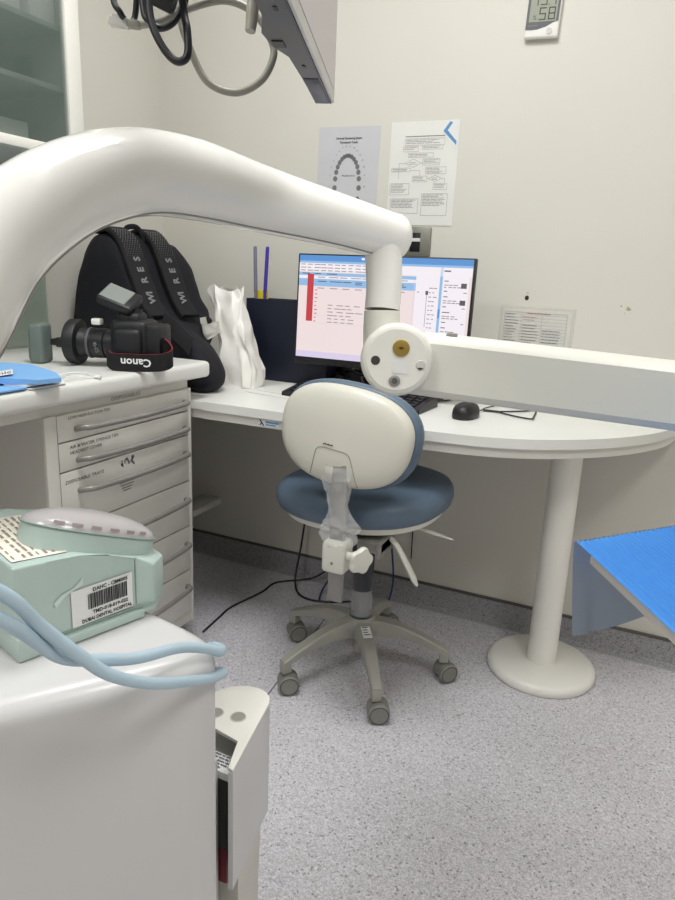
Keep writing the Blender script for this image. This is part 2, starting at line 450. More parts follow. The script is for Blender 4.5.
# ------------------------------------------------------------------ upper glass cabinet + splash glass
UX, UY0, UY1, UZ0, UZ1 = -1.352, .10, 1.372, 1.343, 2.2
up = thing('wall_cabinet', 'white wall cabinet with glass front and shelves on left wall', 'wall cabinet', ((XL + UX) / 2, .75, UZ0))
b = NB()
rbox(b, (XL + .002, UY0, UZ0), (UX - .02, UY1, UZ0 + .018)); rbox(b, (XL + .002, UY0, UZ1 - .018), (UX - .02, UY1, UZ1))
rbox(b, (XL + .002, UY0, UZ0 + .018), (UX - .02, UY0 + .018, UZ1 - .018)); rbox(b, (XL + .002, UY1 - .018, UZ0 + .018), (UX - .02, UY1, UZ1 - .018))
rbox(b, (XL + .002, UY0 + .018, UZ0 + .018), (XL + .010, UY1 - .018, UZ1 - .018))
link('carcass', b, M_cabin, up, world=True, smooth=False)
for z in (1.492, 1.624, 1.78, 1.95):
    b = NB(); rbox(b, (XL + .011, UY0 + .019, z), (UX - .035, UY1 - .019, z + .012), .001); link('shelf', b, M_cabin, up, world=True)
b = NB()
rbox(b, (UX - .019, UY1 - .042, UZ0), (UX, UY1, UZ1), .002); rbox(b, (UX - .019, UY0, UZ0), (UX, UY0 + .04, UZ1), .002)
rbox(b, (UX - .019, UY0 + .04, UZ0), (UX, UY1 - .042, UZ0 + .022), .002); rbox(b, (UX - .019, UY0 + .04, UZ1 - .03), (UX, UY1 - .042, UZ1), .002)
fr = link('door_frame', b, M_white, up, world=True)
b = NB(); rbox(b, (UX - .012, UY0 + .0395, UZ0 + .0215), (UX - .007, UY1 - .0415, UZ1 - .0295)); link('glass_pane', b, M_glass, fr, world=True, smooth=False)
b = NB(); rbox(b, (UX - .019, UY1 - .0005, UZ0), (UX - .012, UY1 + .012, UZ1)); link('side_strip', b, M_cab, up, world=True)
for (x, y, z, sx, sy, sz, lab) in ((-1.46, 1.32, 1.6365, .10, .075, .10, 'white carton on the higher shelf behind the cabinet glass'),
                                   (-1.47, 1.235, 1.6365, .10, .06, .042, 'low white box left of the carton behind the cabinet glass'),
                                   (-1.5, 1.10, 1.5045, .10, .10, .07, 'white box on the lower shelf behind the cabinet glass'),
                                   (-1.52, 1.22, 1.3615, .12, .16, .06, 'pale bundle on the bottom of the glass cabinet')):
    b = NB(); rbox(b, (x - sx / 2, y - sy / 2, z), (x + sx / 2, y + sy / 2, z + sz), .003)
    tag(link('carton', b, M_paper), lab, 'box', 'boxes inside the glass cabinet')
b = NB(); rbox(b, (XL + .001, -.3, .851), (XL + .008, 1.527, UZ0 - .001), .001)
tag(link('splashback', b, M_splash, smooth=False), 'pale green glass splashback on left wall above the worktop', 'splashback')

# ------------------------------------------------------------------ stool
ch = thing('swivel_chair', 'slate blue dental stool with white back shell on five casters', 'chair', (-.65, 1.62, 0))
CX, CY = -.65, 1.62
b = NB(); lathe(b, [(.0, .105), (.034, .105), (.043, .115), (.045, .15), (.040, .172), (.032, .178), (0, .178)], (CX, CY, 0), (0, 0, 1), 32)
hub = link('base_hub', b, M_chairgrey, ch, world=True)
b = NB(); lathe(b, [(0, .06), (.012, .06), (.013, .075), (.013, .108), (0, .108)], (CX - .005, CY - .005, 0)); link('bolt', b, M_chairgrey, hub, world=True)
for i, ad in enumerate((238.2, 303.6, 13.5, 169.2, 92)):
    a = Rm(ad); dv = V((math.cos(a), math.sin(a), 0)); sv = V((-dv.y, dv.x, 0)); c = V((CX, CY, 0))
    b = NB(); rings = []
    for r, zt, h, w in ((.028, .162, .05, .046), (.06, .164, .044, .044), (.11, .156, .034, .039), (.16, .140, .027, .034), (.21, .118, .022, .030), (.238, .104, .020, .028), (.251, .097, .018, .026)):
        ring = []
        for u, v in ((-.5, -.5), (-.5, .3), (-.36, .5), (.36, .5), (.5, .3), (.5, -.5), (.3, -.42), (-.3, -.42)):
            ring.append(c + dv * r + sv * (u * w) + V((0, 0, zt - h / 2 + v * h)))
        rings.append(ring)
    loft(b, rings)
    e = c + dv * .240
    rbox(b, (-.013, -.013, .060), (.013, .013, .092), .004, 2, 0, Matrix.Translation(e) @ Matrix.Rotation(a, 4, 'Z'))
    arm = link('base_arm', b, M_chairgrey, ch, world=True)
    # caster: hood + two wheels + stem
    ca = Rm((36, 28, 48, 42, 60)[i])
    cd = V((math.cos(ca), math.sin(ca), 0)); cs = V((-cd.y, cd.x, 0)); cc = e + cd * .008
    b = NB(); cyl(b, e + V((0, 0, .03)), e + V((0, 0, .064)), .007, 12)
    rings = []
    for s in (-.012, .012):
        rings.append([cc + cs * s + cd * (math.cos(q) * .0285) + V((0, 0, .0285 + math.sin(q) * .0295)) for q in [PI * k / 12 - .15 for k in range(14)]] + [cc + cs * s + V((0, 0, .03))])
    loft(b, rings)
    cas = link('caster', b, M_caster, arm if False else ch, world=True)
    for s in (-1, 1):
        b = NB(); lathe(b, [(0, .0), (.0275, 0), (.028, .003), (.028, .010), (.025, .013), (.018, .0135), (0, .012)], cc + cs * (s * .0115) + V((0, 0, .0285)), cs * s, 28)
        w = link('wheel', b, M_caster, cas, world=True)
    for s in (-1, 1):
        b = NB(); torus(b, cc + cs * (s * .0247) + V((0, 0, .0285)), cs, .0235, .0011); link('wheel_ring', b, M_castrim, cas, world=True)
# label on the front arm
a = Rm(303.6); dv = V((math.cos(a), math.sin(a), 0)); sv = V((-dv.y, dv.x, 0))
plA = Plane(V((CX, CY, .1645)) + dv * .062 - sv * .012, sv, (-dv + V((0, 0, .08))))
b = NB()
o3 = V((CX, CY, 0))
plA = Plane(o3 + dv * .112 - sv * .0125 + V((0, 0, .1572)), sv, (-dv * 1 + V((0, 0, .16))))
plA.rect(b, 0, 0, .025, .048, .0008)
stk = link('paper_label', b, M_label, ch, world=True, smooth=False)
b = NB(); bars(plA, b, .003, .044, .022, 4, .010, .004, seed=5)
for f in b.faces:
    for v in f.verts: v.co += plA.N * .0004
link('print', b, M_ink, stk, world=True, smooth=False)
# gas column
b = NB(); lathe(b, [(0, .176), (.033, .176), (.033, .186), (.027, .192), (.027, .30), (.030, .305), (.031, .455), (0, .455)], (CX + .003, CY - .01, 0), (0, 0, 1), 32)
link('gas_column', b, mat('column_black', (46, 46, 54), .28, var=.1), ch, world=True)
b = NB(); lathe(b, [(.0315, .178), (.0335, .182), (.0325, .21), (.030, .235), (.0285, .255)], (CX + .003, CY - .01, 0), (0, 0, 1), 32)
link('plastic_sleeve', b, M_wrap, ch, world=True)
# seat
def seatring(s, z, yo=0, n=2.35, a=.236, bb=.205):
    return [V((p[0] * s, p[1] * s + yo, z)) for p in supell(a, bb, n, 56)]
MS = Matrix.Translation((-.657, 1.615, .530)) @ Matrix.Rotation(Rm(-4), 4, 'Y') @ Matrix.Rotation(Rm(2), 4, 'X') @ Matrix.Rotation(Rm(-6), 4, 'Z')
b = NB(); loft(b, [seatring(s, z) for s, z in ((.80, -.030), (.92, -.028), (.975, -.018), (1.0, 0), (.995, .018), (.96, .032), (.88, .041), (.7, .045), (.4, .043), (.15, .042))])
b.transform(MS); seat = link('seat', b, M_bluevinyl, ch, world=True, angle=60)
b = NB(); loft(b, [seatring(s, z) for s, z in ((.6, -.056), (.80, -.053), (.88, -.044), (.90, -.028), (.85, -.026))])
b.transform(MS); link('seat_pan', b, M_cream, ch, world=True)
b = NB(); rbox(b, (CX - .06, CY - .08, .438), (CX + .06, CY + .06, .478), .006)
rbox(b, (CX - .01, 1.37, .458), (CX + .05, CY - .06, .472), .003)
mech = link('tilt_mechanism', b, M_dkgrey, ch, world=True)
b = NB(); rbox(b, (-.60, 1.44, .440), (-.535, 1.53, .470), .004); rbox(b, (-.548, 1.435, .430), (-.535, 1.53, .472), .003); link('bracket', b, M_steel, mech, world=True)
# levers
b = NB()
pts = [(-.575, 1.50, .466), (-.55, 1.505, .468), (-.522, 1.51, .448), (-.494, 1.515, .402), (-.473, 1.52, .362), (-.462, 1.52, .344)]
tube(b, pts, [.010, .011, .012, .0135, .0145, .006], 14, 6, flat=.5); link('height_lever', b, M_cream, ch, world=True)
b = NB(); tube(b, [(-.56, 1.62, .462), (-.50, 1.62, .458), (-.455, 1.62, .452), (-.405, 1.62, .445)], [.006, .008, .009, .003], 10, 4, flat=.45); link('tilt_lever', b, M_cream, ch, world=True)
# backrest
MB_ = Matrix.Translation((-.614, 1.375, .741)) @ Matrix.Rotation(Rm(6.0), 4, 'Y') @ Matrix.Rotation(Rm(-4), 4, 'X')
def backring(s, y, gx=0, gz=0, a=.163, bz=.115):
    o = []
    for p in supell(a, bz, 2.45, 60):
        x = p[0] * s * (1 + .05 * p[1] / bz); z = p[1] * s
        o.append(V((x * 1.0 + gx, y + .28 * x * x, z + gz)))
    return o
b = NB(); loft(b, [backring(s, y) for s, y in ((.9, .004), (.99, .002), (1.0, -.006), (.985, -.016), (.95, -.023), (.87, -.029), (.7, -.033), (.45, -.036), (.2, -.037), (.05, -.037))])
b.transform(MB_); shell = link('back_shell', b, mat('shell_plastic', (216, 214, 202), .32, var=.012, scale=6), ch, world=True, angle=60)
b = NB(); loft(b, [backring(s, y) for s, y in ((.6, .004), (.98, .004), (1.035, .008), (1.065, .018), (1.06, .032), (1.02, .042), (.9, .048), (.6, .05), (.2, .049))])
b.transform(MB_); link('back_pad', b, M_bluevinyl, ch, world=True, angle=60)
# moulded cover outline at the lower middle of the shell
SHP = [(0, -.037), (.2, -.037), (.45, -.036), (.7, -.033), (.87, -.029), (.95, -.023), (.985, -.016), (1.0, -.006), (1.2, .02)]
def shy(x, z):
    q = (abs(x / .163) ** 2.45 + abs(z / .115) ** 2.45) ** (1 / 2.45)
    for (a_, ya), (c_, yc) in zip(SHP, SHP[1:]):
        if q <= c_: return ya + (yc - ya) * (q - a_) / (c_ - a_) + .28 * x * x
    return 0
def shp(x, z, h=.0004): return MB_ @ V((x, shy(x, z) - h, z))
b = NB()
ol = catmull([(-.060, 0, -.100), (-.056, 0, -.078), (-.052, 0, -.045), (-.046, 0, -.033), (-.034, 0, -.029), (0, 0, -.029), (.022, 0, -.030), (.033, 0, -.036), (.042, 0, -.056), (.052, 0, -.082), (.060, 0, -.104)], 5)
tube(b, [shp(p.x, p.z, .0002) for p in ol], .0011, 6, sm=False); link('cover_seam', b, mat('shell_seam', (150, 148, 136), .5), shell, world=True)
pb = Plane(MB_ @ V((-.035, -.0385, -.022)), MB_.to_3x3() @ V((1, 0, 0)), MB_.to_3x3() @ V((0, 0, 1)))
b = NB()
for k in range(6): pb.rect(b, .0005 + k * .0042, 0, .004 + k * .0042, .0026 + .001 * (k % 2), .0004)
link('emblem_print', b, M_ink, shell, world=True, smooth=False)
# back support bar, clamp, knob, wrap
bx = -.607
b = NB(); rbox(b, (bx - .019, 1.336, .345), (bx + .019, 1.348, .685), .003); link('support_bar', b, M_steel, ch, world=True)
b = NB(); rbox(b, (bx - .029, 1.315, .425), (bx + .030, 1.372, .502), .010, 3); clamp = link('clamp_block', b, M_cream, ch, world=True)
b = NB(); cyl(b, (bx, 1.3155, .452), (bx, 1.3138, .452), .0035, 12); link('screw', b, M_steel, clamp, world=True)
b = NB(); cyl(b, (bx + .028, 1.335, .470), (bx + .066, 1.330, .470), .0105, 20)
ka = V((.034, -.020, 0)).normalized(); kc = V((bx + .062, 1.328, .470)); kx, ky, kz = frame(ka)
def star(rm, h): return [kc + kz * h + (kx * math.cos(2 * PI * j / 40) + ky * math.sin(2 * PI * j / 40)) * rm * (1 + .10 * math.cos(5 * 2 * PI * j / 40)) for j in range(40)]
loft(b, [star(.020, -.001), (star(.028, 0)), star(.030, .004), star(.030, .010), star(.027, .014), star(.012, .015)])
link('knob', b, M_cream, clamp, world=True)
b = NB(); rings = []
for i in range(26):
    t = i / 25; z = .490 + .19 * t
    rw = .030 + .012 * math.exp(-((t - .15) / .15) ** 2) + .006 * math.sin(t * 9)
    ring = []
    for j in range(28):
        q = 2 * PI * j / 28
        nn = noise.noise(V((math.cos(q) * 2.2, math.sin(q) * 2.2, t * 9)))
        nn2 = noise.noise(V((math.cos(q) * 5, math.sin(q) * 5, t * 22 + 7)))
        rad = rw * (1 + .28 * nn + .16 * nn2)
        ring.append(V((bx + math.cos(q) * rad * 1.0 + .006 * math.sin(t * 6), 1.338 + math.sin(q) * rad * .62, z)))
    rings.append(ring)
loft(b, rings, False, False); link('plastic_wrap', b, M_wrap, ch, world=True, angle=20)

# ------------------------------------------------------------------ desk top items
# computer monitor
mon = thing('computer_monitor', 'black computer monitor showing a records program on the desk', 'monitor', (-.738, 1.86, ZD))
MM = Matrix.Translation((-.738, 1.85, .990)) @ Matrix.Rotation(Rm(0.3), 4, 'Z') @ Matrix.Rotation(Rm(-2.5), 4, 'X')
b = NB(); rbox(b, (-.2685, 0, -.163), (.2685, .022, .161), .003); rbox(b, (-.17, .02, -.10), (.17, .045, .10), .01); b.transform(MM); link('housing', b, M_black, mon, world=True)
b = NB(); rbox(b, (-.035, .03, -.24), (.035, .05, .02), .004); b.transform(MM); link('stand_neck', b, M_black, mon, world=True)
b = NB(); rbox(b, (-.738 - .10, 1.852, ZD + .0005), (-.738 + .10, 2.0, ZD + .012), .004); link('stand_base', b, M_black, mon, world=True)
ps = Plane(MM @ V((-.2625, -.0002, -.142)), MM.to_3x3() @ V((1, 0, 0)), MM.to_3x3() @ V((0, 0, 1)))
S_bg, S_white, S_blue, S_lblue, S_red, S_dark, S_lilac, S_grey = [emat('screen_' + n_, c_, s_) for n_, c_, s_ in (
    ('page', (226, 211, 210), .95), ('white', (226, 220, 226), 1.0), ('bar_blue', (88, 142, 204), .9), ('row_blue', (142, 182, 222), .9), ('red', (196, 62, 70), .85), ('dark', (90, 88, 96), .8), ('lilac', (206, 196, 222), .95), ('text', (150, 138, 146), .85))]
b = NB(); ps.rect(b, 0, 0, .525, .299, .0003)
SW, SH = .525, .299
def sr(u0, v0, u1, v1, mi, h=.0006): ps.rect(b, u0 * SW, (1 - v1) * SH, u1 * SW, (1 - v0) * SH, h, mi)
mlist = [S_bg, S_white, S_blue, S_lblue, S_red, S_dark, S_lilac, S_grey]
sr(0, 0, 1, .055, 2); sr(0, .055, 1, .075, 3); sr(0, .075, 1, .155, 1)
sr(.0, .165, .70, .195, 3); sr(.0, .195, .70, .225, 1); sr(0, .225, .70, .295, 3); sr(.0, .94, 1, 1, 6)
sr(.055, .18, .095, .64, 4, .0009)
sr(.70, .13, .83, .93, 1); sr(.83, .075, .845, .93, 3); sr(.845, .075, .985, .93, 1)
sr(.69, .2, .693, .93, 6, .0009); sr(.832, .45, .842, .53, 2, .0009)
rr = random.Random(11)
def words(u0, u1, v, n, mi=7, t=.008, h=.0011):
    x = u0
    for k in range(n):
        w = (u1 - u0) / n * rr.uniform(.5, .95); sr(x, v, x + w, v + t, mi, h); x += (u1 - u0) / n
for v in (.085, .115, .142): words(.01, .60, v, 14)
words(.02, .25, .172, 3, 5); words(.12, .66, .205, 8); words(.12, .66, .245, 7, 5); words(.35, .66, .262, 4, 5); words(.12, .66, .31, 7); words(.5, .64, .325, 2)
for k in range(6): words(.19, .19 + rr.uniform(.14, .24), .47 + k * .033, 4)
for k in range(9): words(.105, .125, .33 + k * .038, 1, 4)
words(.10, .6, .655, 1, 6, .003); words(.10, .6, .58, 1, 6, .003)
sr(.757, .29, .772, .325, 5, .0011); sr(.763, .325, .766, .62, 7, .0011); words(.71, .73, .30, 1, 7)
for k in range(13): words(.775, .775 + rr.uniform(.03, .05), .26 + k * .04, 2)
for k in range(5):
    v = .19 + k * .14; words(.855, .90, v, 1, 5); words(.855, .93, v + .035, 3); words(.855, .95, v + .055, 4); words(.855, .885, v + .09, 1, 5); words(.96, .98, v + .1, 1)
for v in (.21, .36): sr(.945, v, .975, v + .045, 5, .0011)
words(.38, .62, .015, 8, 1, .02); words(.85, .9, .1, 1, 5, .012)
link('screen', b, mlist, mon, world=True, smooth=False)
# cables under the monitor
for k, (pts, lab) in enumerate((([(-.90, 1.95, ZD + .03), (-.86, 1.86, ZD + .03), (-.80, 1.78, ZD + .02), (-.74, 1.76, ZD + .01), (-.66, 1.80, ZD + .01)], 'black cable bundled under the monitor, nearest the dark box'),
                                ([(-.78, 1.995, ZD + .02), (-.80, 1.90, ZD + .05), (-.74, 1.79, ZD + .035), (-.68, 1.745, ZD + .006), (-.62, 1.76, ZD + .006)], 'black cable looped under the monitor, crossing its base'),
                                ([(-.70, 1.998, ZD + .02), (-.69, 1.9, ZD + .04), (-.72, 1.78, ZD + .03), (-.80, 1.74, ZD + .006), (-.86, 1.76, ZD + .006)], 'black cable under the right half of the monitor'))):
    b = NB(); tube(b, pts, .0035, 8); tag(link('monitor_cable', b, M_rubber), lab, 'cable', 'cables under the monitor')
# power strip behind the monitor base, with plugs
pst = thing('power_strip', 'dark grey power strip lying on the desk behind the monitor base', 'power strip', (-.80, 2.035, ZD + .0005))
b = NB(); rbox(b, (-.17, -.026, 0), (.17, .026, .038), .005, 2); link('strip_body', b, M_dkgrey, pst)
for k in range(4):
    b = NB(); rbox(b, (-.14 + k * .075, -.02, .0385), (-.10 + k * .075, .02, .066), .005, 2); link('plug', b, M_black, pst)
for k, (pts, lab) in enumerate((([(-.925, 1.95, ZD + .006), (-.90, 1.985, ZD + .03), (-.86, 1.99, ZD + .055), (-.80, 1.985, ZD + .035), (-.72, 1.99, ZD + .020), (-.62, 2.0, ZD + .012)], 'black cable draped along the front of the power strip'),
                                ([(-.925, 2.0, ZD + .03), (-.89, 1.975, ZD + .06), (-.84, 1.97, ZD + .045), (-.78, 1.972, ZD + .06), (-.70, 1.98, ZD + .04), (-.66, 2.0, ZD + .01)], 'black cable arching over the power strip under the monitor'),
                                ([(-.925, 1.925, ZD + .008), (-.90, 1.95, ZD + .035), (-.87, 1.945, ZD + .008), (-.850, 1.94, ZD + .012)], 'short black cable between the navy holder and the monitor base'))):
    b = NB(); tube(b, pts, .005, 8); tag(link('monitor_cable', b, M_rubber), lab, 'cable', 'cables under the monitor')
# keyboard
kb = thing('keyboard', 'black keyboard behind the chair back on the desk', 'keyboard', (-.755, 1.765, ZD + .0005), Rm(-3))
b = NB(); loft(b, [[V((x, -.065, 0)), V((x, .075, 0)), V((x, .075, .030)), V((x, .06, .031)), V((x, -.062, .013)), V((x, -.065, .010))] for x in (-.215, .215)]); link('case', b, M_black, kb)
b = NB()
for r_ in range(5):
    for c_ in range(15):
        y = -.048 + r_ * .022; x = -.20 + c_ * .0267; z = .0135 + (y + .062) * .148
        rbox(b, (x, y, z), (x + .022, y + .017, z + .005), .0015, 1)
link('keys', b, M_rubber, kb)
b = NB(); tube(b, [(-.57, 1.86, ZD + .018), (-.545, 1.90, ZD + .006), (-.53, 1.95, ZD + .006), (-.56, 2.05, ZD + .006)], .0025, 8); tag(link('keyboard_cable', b, M_rubber), 'thin black cable curling behind the right end of the keyboard', 'cable')
b = NB(); loft(b, [[V((x, 1.865, ZD + .001)), V((x, 1.955, ZD + .001)), V((x, 1.95, ZD + .035)), V((x, 1.90, ZD + .035)), V((x, 1.868, ZD + .012))] for x in (-.632, -.555)])
tag(link('card_reader', b, M_black), 'black wedge-shaped reader behind the keyboard', 'card reader')
# mouse
ms = thing('computer_mouse', 'black computer mouse on the white desk right of the chair', 'mouse', (-.430, 1.732, ZD + .0005), Rm(-8))
def msr(s, z, e=0): return [V((p[0] * s, p[1] * s * 1.0 + e, z)) for p in supell(.030, .048, 2.6, 28)]
b = NB(); loft(b, [msr(.94, 0), msr(1.0, .004), msr(1.0, .014), msr(.95, .024), msr(.82, .032), msr(.55, .0375), msr(.2, .0395)]); body = link('shell', b, M_black, ms)
b = NB(); tube(b, [(0, .05, .012), (.004, .09, .006), (-.002, .15, .004), (.01, .23, .004)], .0018, 8); link('cable', b, M_rubber, ms)
b = NB(); cyl(b, (-.003, .03, .034), (.003, .03, .034), .006, 14); link('scroll_wheel', b, M_rubber, ms)
# folded cord loop + dark flat case
b = NB(); z = ZD + .004
tube(b, [(-.41, 1.842, z), (-.385, 1.845, z), (-.37, 1.846, z)], .0032, 8, sm=False)
tube(b, [(-.372, 1.846, z), (-.335, 1.82, z), (-.285, 1.80, z), (-.270, 1.806, z), (-.272, 1.83, z), (-.283, 1.93, z), (-.31, 1.90, z), (-.345, 1.868, z), (-.372, 1.846, z)], .0022, 8, 5)
tag(link('cord_loop', b, M_rubber), 'thin black cord looped in a triangle on the desk near the mouse', 'cord')
b = NB(); rbox(b, (-.375, 1.965, ZD + .0005), (-.215, 2.04, ZD + .010), .003); tag(link('flat_case', b, M_black), 'flat black case lying on the desk behind the looped cord', 'case')
# papers on desk
for (pts, z, lab) in (([(-1.09, 1.70), (-.93, 1.675), (-.90, 1.88), (-1.07, 1.91)], ZD + .0005, 'white sheet of paper on the desk between plastic bag and chair'),
                 ([(-1.075, 1.735), (-.955, 1.72), (-.93, 1.89), (-1.06, 1.915)], ZD + .0022, 'upper white sheet lying on the other paper by the plastic bag')):
    b = NB(); prism(b, pts, z, z + .0012); tag(link('paper_sheet', b, M_paper, smooth=False), lab, 'paper', 'papers on the desk')
# navy document box with pens
nb = thing('document_box', 'tall navy document holder left of the monitor', 'box', (-1.09, 1.98, ZD + .0005))
b = NB(); T = .006
x0, x1, y0, y1, zt = -.15, .15, -.045, .045, .262
rbox(b, (x0, y0, 0), (x1, y0 + T, zt), .001); rbox(b, (x0, y1 - T, 0), (x1, y1, zt), .001); rbox(b, (x0, y0 + T, 0), (x0 + T, y1 - T, zt), .001); rbox(b, (x1 - T, y0 + T, 0), (x1, y1 - T, zt), .001); rbox(b, (x0 + T, y0 + T, 0), (x1 - T, y1 - T, T))
link('holder', b, M_navy, nb)
def pen(x, y, tilt, m, lab):
    t = thing('pen', lab, 'pen', (x, y, ZD + .0075 + .1402), rot=(0, Rm(tilt), 0), group='pens in the navy holder')
    b = NB(); lathe(b, [(0, .0), (.002, .0), (.005, .02), (.005, .135)], (0, 0, 0), seg=14); link('barrel', b, m, t)
    b = NB(); lathe(b, [(.0055, .135), (.006, .137), (.006, .27), (.005, .278), (0, .278)], (0, 0, 0), seg=14); rbox(b, (-.0015, -.0085, .225), (.0015, -.0055, .272), .0005); link('pen_cap', b, M_violet if m is M_violet else M_penclear, t)
# pens stand on a card in the holder
b = NB(); rbox(b, (-1.232, 1.9425, ZD + .0075), (-1.12, 2.015, ZD + .1470), .002); tag(link('card_stack', b, M_paper), 'stack of cards inside the navy holder under the pens', 'cards')
pen(-1.213, 1.955, -1.5, M_penclear, 'grey clear pen standing in the navy holder')
pen(-1.190, 1.958, 3, M_violet, 'violet pen standing in the navy holder')
b = NB(); rbox(b, (-1.230, 1.972, ZD + .1475), (-1.185, 1.985, ZD + .288), .002); tag(link('sticky_pad', b, M_yellow), 'yellow pad poking out of the navy holder beside the pens', 'notepad')

# white plastic bag
def crumple(bm, amp, sc, seed=0):
    for v in bm.verts:
        p = v.co * sc + V((seed, seed * .7, seed * 1.3))
        n1 = V((noise.noise(p), noise.noise(p + V((9, 3, 1))), noise.noise(p + V((2, 8, 5)))))
        v.co += n1 * amp
bg = thing('plastic_bag', 'crumpled white plastic bag standing between backpack and navy holder', 'bag', (-1.163, 1.79, ZD))
def foldn(p):
    a_ = noise.voronoi(p)[0]
    return min(1.0, (a_[1] - a_[0]) * 1.6)
b = NB(); rr = random.Random(21)
bprof = [(0.0, .064, .050), (.012, .069, .055), (.05, .070, .056), (.09, .067, .053), (.13, .064, .049), (.17, .062, .043), (.205, .060, .036), (.24, .061, .029), (.268, .064, .020), (.295, .067, .012)]
NSEG = 20; rows = []
for i, (h, a_, c_) in enumerate(bprof):
    lean = -.30 * max(0, h - .06); row = []
    for j in range(NSEG):
        t_ = 2 * PI * (j + .5 * (i % 2)) / NSEG; cc_, ss_ = math.cos(t_), math.sin(t_)
        x_ = a_ * math.copysign(abs(cc_) ** (2 / 3.4), cc_); y_ = c_ * math.copysign(abs(ss_) ** (2 / 3.4), ss_)
        j_ = 0 if i == 0 else 1; q_ = 1 - j_ * rr.uniform(0, .22)
        row.append(b.verts.new((x_ * q_ + lean + j_ * rr.uniform(-.006, .006), y_ * q_ + .05 * h + j_ * rr.uniform(-.005, .005), max(0.0005, h + j_ * rr.uniform(-.012, .012) * (1 if i < 9 else 1.4)))))
    rows.append(row)
for i in range(len(rows) - 1):
    for j in range(NSEG):
        k = (j + 1) % NSEG; A_, B_ = rows[i], rows[i + 1]
        if i % 2 == 0: b.faces.new((A_[j], A_[k], B_[j])); b.faces.new((A_[k], B_[k], B_[j]))
        else: b.faces.new((A_[j], A_[k], B_[k])); b.faces.new((A_[j], B_[k], B_[j]))
b.faces.new(list(reversed(rows[0])))
bmesh.ops.subdivide_edges(b, edges=b.edges[:], cuts=2, use_grid_fill=True)
bmesh.ops.smooth_vert(b, verts=[v for v in b.verts if v.co.z > .002], factor=.5, use_axis_x=True, use_axis_y=True, use_axis_z=True)
for v in b.verts:
    if v.co.z > .002:
        n_ = V((noise.noise(v.co * 45), noise.noise(v.co * 45 + V((5, 1, 2))), noise.noise(v.co * 45 + V((1, 7, 3)))))
        v.co += n_ * .0022
link('bag_body', b, M_bag, bg, angle=24)
b = NB()
def flap(pts, nx=14):
    r0, r1 = [catmull(q_, 5) for q_ in pts]
    g = [[b.verts.new(V(r0[i]).lerp(V(r1[i]), j / nx)) for j in range(nx + 1)] for i in range(len(r0))]
    for i in range(len(r0) - 1):
        for j in range(nx): b.faces.new((g[i][j], g[i + 1][j], g[i + 1][j + 1], g[i][j + 1]))
flap(([(-.125, -.005, .205), (-.128, -.035, .20), (-.105, -.058, .185), (-.07, -.066, .19), (-.04, -.062, .20)], [(-.115, -.012, .165), (-.100, -.05, .150), (-.075, -.070, .142), (-.055, -.072, .150), (-.03, -.066, .17)]))
for v in b.verts: v.co.y -= .010 * foldn(v.co * 26 + V((4, 2, 1)))
bmesh.ops.solidify(b, geom=b.faces[:], thickness=.001)
link('handle_flap', b, M_bag, bg, angle=60)

# ------------------------------------------------------------------ backpack
bp = thing('backpack', 'black backpack with lettered straps slumped on the desk by the wall corner', 'backpack', (-1.42, 1.70, ZD))
prof = [(-1.652, .752), (-1.668, .83), (-1.672, .93), (-1.662, 1.02), (-1.630, 1.10), (-1.585, 1.160), (-1.535, 1.188), (-1.475, 1.178), (-1.430, 1.12), (-1.398, 1.05), (-1.365, .985), (-1.31, .94), (-1.245, .905), (-1.185, .87), (-1.145, .82), (-1.135, .785), (-1.15, .757), (-1.19, .7475), (-1.40, .7475), (-1.60, .7475)]
pp = catmull([(x, 0, z) for x, z in prof] + [(prof[0][0], 0, prof[0][1])], 4)[:-1]
cxz = V((-1.45, 0, .92)); b = NB(); rings = []
for s, y in ((.35, 1.590), (.70, 1.580), (.88, 1.588), (.96, 1.605), (1.0, 1.64), (1.0, 1.70), (.99, 1.76), (.97, 1.82), (.93, 1.87), (.85, 1.90), (.6, 1.92), (.3, 1.925)):
    ring = []
    for p in pp:
        q = cxz + (p - cxz) * s
        yy = y
        if q.x > -1.36:  # the lower right corner is only a shallow pouch
            k = min(1, (q.x + 1.36) / .1); yy = 1.58 + (y - 1.58) * (1 - .62 * k)
        q = V((max(q.x, XL + .012), yy, max(q.z, .7475)))
        n_ = noise.noise(q * 9) * .010 + noise.noise(q * 24) * .004
        d_ = (q - V((-1.45, 1.72, .92))).normalized()
        q = q + d_ * n_
        q.z = max(q.z, .7475); q.x = max(q.x, XL + .010); q.y = max(q.y, 1.566)
        ring.append(q)
    rings.append(ring)
loft(b, rings); link('pack_body', b, M_blackfab, bp, world=True, angle=60)
def strip(bm, pts, w, wd, th=.012):
    P = catmull(pts, 6); rings = []
    wd = V(wd).normalized()
    for i, p in enumerate(P):
        t = (P[min(i + 1, len(P) - 1)] - P[max(i - 1, 0)]).normalized(); n_ = t.cross(wd).normalized()
        if n_.x < 0 and n_.z < 0: n_ = -n_
        rings.append([p + wd * (a_ * w / 2) + n_ * (c_ * th) for a_, c_ in ((-1, 0), (-1, .7), (-.85, 1), (.85, 1), (1, .7), (1, 0))])
    loft(bm, rings); return P
